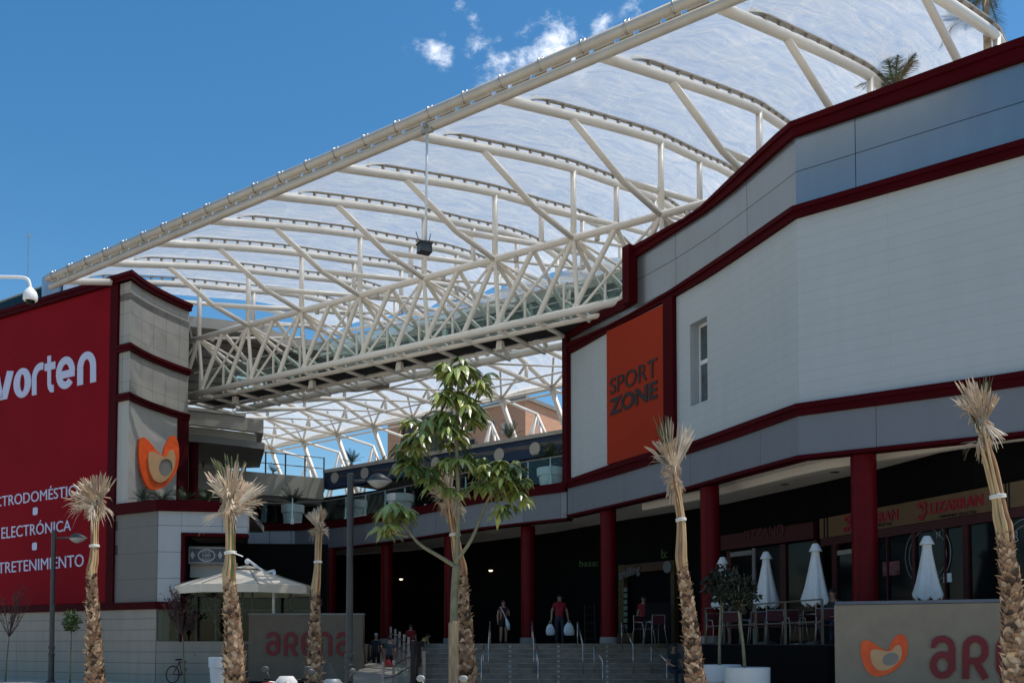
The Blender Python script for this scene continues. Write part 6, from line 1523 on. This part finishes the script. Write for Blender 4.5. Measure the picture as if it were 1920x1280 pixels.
pw = PY(790,1230,39.5); person('person in a yellow shirt bending on the ramp', (pw.x,39.5,.6), R(120), 1.60, dict(ch=(0,-.16,1.28),nk=(0,-.26,1.38),hb=(0,-.30,1.42),hd=(0,-.35,1.47),ht=(0,-.40,1.53),ls=(-.18,-.2,1.33),rs=(.18,-.2,1.33),le=(-.22,-.26,1.05),re=(.22,-.26,1.05),lw=(-.22,-.36,.85),rw=(.22,-.36,.85),lh=(-.22,-.40,.78),rh=(.22,-.40,.78)), yelsh, blk)
SIT = dict(pel=(0,.05,.52),sp=(0,.08,.72),ch=(0,.04,.93),nk=(0,.0,1.08),hb=(0,-.02,1.15),hd=(0,-.04,1.24),ht=(0,-.03,1.31),ls=(-.18,.03,1.0),rs=(.18,.03,1.0),le=(-.24,-.06,.75),re=(.24,-.06,.75),lw=(-.16,-.28,.66),rw=(.16,-.28,.66),lh=(-.13,-.35,.66),rh=(.13,-.35,.66),lp=(-.09,.0,.50),rp=(.09,.0,.50),lk=(-.12,-.40,.50),rk=(.12,-.40,.50),la=(-.12,-.42,.09),ra=(.12,-.42,.09),lt=(-.13,-.58,.04),rt=(.13,-.58,.04))
pw = PY(1278,1260,28.6); person('person in dark clothes sitting on the lower steps behind the leaning palm', (pw.x-.1,29.35,.34), R(15), 1.70, SIT, grnsh, jeans)
pw = PY(1562,1150,23.2); person('seated guest in a grey shirt at the edge of the right arena sign', (pw.x,23.2,TZ), R(-40), 1.72, SIT, grnsh, jeans)
pw = PY(775,940,43.6); person('guest in dark clothes sitting on the courtyard terrace by the pots', (pw.x,43.8,7.2), R(30), 1.70, SIT, blk, jeans)
pw = PY(1208,1190,33.8); person('shop assistant in a red top before the yellow framed shop', (pw.x,33.9,TZ), R(-30), 1.66, {}, redsh, blk)
# ================================================================== bicycle and scooters (mostly below the picture's lower edge)
def bicycle(label, loc, rz):
    o = thing('bicycle', label, 'bicycle', loc, rz); rub = mat('tyre_rubber', (.012,.012,.012), .8); rd = mat('red_frame_paint', (.20,.03,.04), .4)
    for x in (-.5,.5):
        mb = MB(); mb.tube([(x+.31*math.cos(R(15*k)),0,.33+.31*math.sin(R(15*k))) for k in range(25)], .02, 6); w = part(mb, 'wheel', rub, o, world=False, smooth=True)
        mb = MB()
        for k in range(8): mb.tube([(x,0,.33),(x+.3*math.cos(R(45*k)),0,.33+.3*math.sin(R(45*k)))], .003, 3)
        part(mb, 'spokes', M['stainless'], w, world=False)
    mb = MB(); A, B2, Cc, D = (-.5,0,.33), (-.06,0,.30), (-.18,0,.78), (.36,0,.80)
    for a, b in ((A,B2),(B2,Cc),(Cc,A),(Cc,D),(D,B2),(D,(.5,0,.33))): mb.tube([a,b], .018, 6)
    part(mb, 'frame', rd, o, world=False, smooth=True)
    mb = MB(); mb.tube([(.35,0,.80),(.33,0,.98),(.33,-.28,1.04)], .013, 6); mb.tube([(.33,0,.98),(.33,.28,1.04)], .013, 6); part(mb, 'handlebar', rub, o, world=False, smooth=True)
    mb = MB(); mb.box((-.22,0,.88), (.26,.12,.05), taper=.8); mb.tube([(-.18,0,.78),(-.21,0,.87)], .012, 6); part(mb, 'saddle', rub, o, world=False)
p = PY(343,1270,36.9); bicycle('small red bicycle leaning by the plinth under the purple leaved tree', (p.x,36.9,.16), R(62))
def scooter(label, loc, rz, col, wind=False, dark=False):
    o = thing('scooter', label, 'motor scooter', loc, rz, 'scooters parked along the kerb'); rub = MATS['tyre_rubber']
    bd = MB(); bd.lathe([(.05,.0),(.17,.06),(.20,.2),(.16,.34),(.08,.40)], (-.38,0,.42), 16, sx=2.2, sy=.85); part(bd, 'body', col, o, world=False, smooth=40)
    mb = MB(); mb.box((.12,0,.32), (.55,.30,.08)); part(mb, 'footboard', M['black'], o, world=False)
    mb = MB(); mb.box((-.38,0,.85), (.75,.26,.10), taper=.8); part(mb, 'seat', M['black'], o, world=False)
    mb = MB(); mb.box((.46,0,.62), (.10,.38,.62), taper=.75); mb.lathe([(.02,0),(.14,.05),(.15,.16),(.09,.25)], (.48,0,.90), 14, sx=.9, sy=1.2); part(mb, 'front_shield', col, o, world=False, smooth=40)
    mb = MB(); mb.ball((.60,0,1.0), .08, 8, sz=(.6,1,1)); part(mb, 'headlight', M['lamp_glass'], o, world=False, smooth=True)
    for x in (-.55,.66):
        mb = MB(); mb.tube([(x+.19*math.cos(R(18*k)),0,.25+.19*math.sin(R(18*k))) for k in range(21)], .055, 8); w = part(mb, 'wheel', rub, o, world=False, smooth=True)
        mb = MB(); mb.tube([(x,-.05,.25),(x,.05,.25)], .12, 12); part(mb, 'hub', M['stainless'], w, world=False)
    mb = MB(); mb.tube([(.40,-.34,1.10),(.46,-.15,1.08),(.48,0,1.05),(.46,.15,1.08),(.40,.34,1.10)], .018, 7); part(mb, 'handlebar', M['black'], o, world=False, smooth=True)
    for s in (-1,1):
        mb = MB(); mb.tube([(.44,s*.24,1.09),(.46,s*.30,1.22)], .007, 5); mb.ball((.45,s*.33,1.26), .07, 10, sz=(.25,1.0,.72)); part(mb, 'mirror', M['lamp_grey'] if not dark else M['lamp_glass'], o, world=False, smooth=True)
    if wind:
        mb = MB(); n = 9
        for k in range(6):
            z = 1.02+.075*k; hw = .26-.004*k*k; x = .54-.05*k
            for i in range(n): t = -1+2*i/(n-1); mb.v.append(Vector((x-.10*t*t, hw*t, z-.03*t*t*k/5)))
        for k in range(5):
            for i in range(n-1): mb.face((k*n+i, k*n+i+1, (k+1)*n+i+1, (k+1)*n+i))
        part(mb, 'windscreen', M['glass'], o, world=False, smooth=True)
    return o
p = PY(535,1262,16.0); scooter('scooter with a white and red top below the left arena sign', (p.x,16.0,-.02), R(-75), mat('white_scooter_paint', (.62,.60,.58), .25, var=.02))
mb = MB(); mb.box((0,0,0), (.01,.01,.01))
p = PY(612,1262,15.5); scooter('scooter with a clear windscreen in front of the slim palm', (p.x-.05,15.5,-.05), R(-62), mat('silver_scooter_paint', (.30,.31,.32), .3, metal=.5), wind=True)
p = PY(842,1262,15.2); scooter('dark scooter showing its handlebar and mirror by the wooden stake', (p.x,15.2,-.14), R(-100), mat('black_scooter_paint', (.02,.02,.022), .25), dark=True)
# a moped helmet box in white and red on the first scooter
p = PY(515,1276,16.25); hx = thing('helmet', 'white and red helmet resting on the scooter left of the slim palm', 'helmet', tuple(p)); mb = MB(); mb.ball((p.x,p.y,p.z-.14), .165, 22, 0, sz=(1.3,1,.9)); part(mb, 'shell', M['white'], hx, smooth=True)
mb = MB(); mb.tube([(p.x-.18,p.y-.09,p.z-.055),(p.x-.05,p.y-.135,p.z-.04),(p.x+.10,p.y-.12,p.z-.055)], .035, 8); part(mb, 'stripe', bagr, hx, smooth=True)
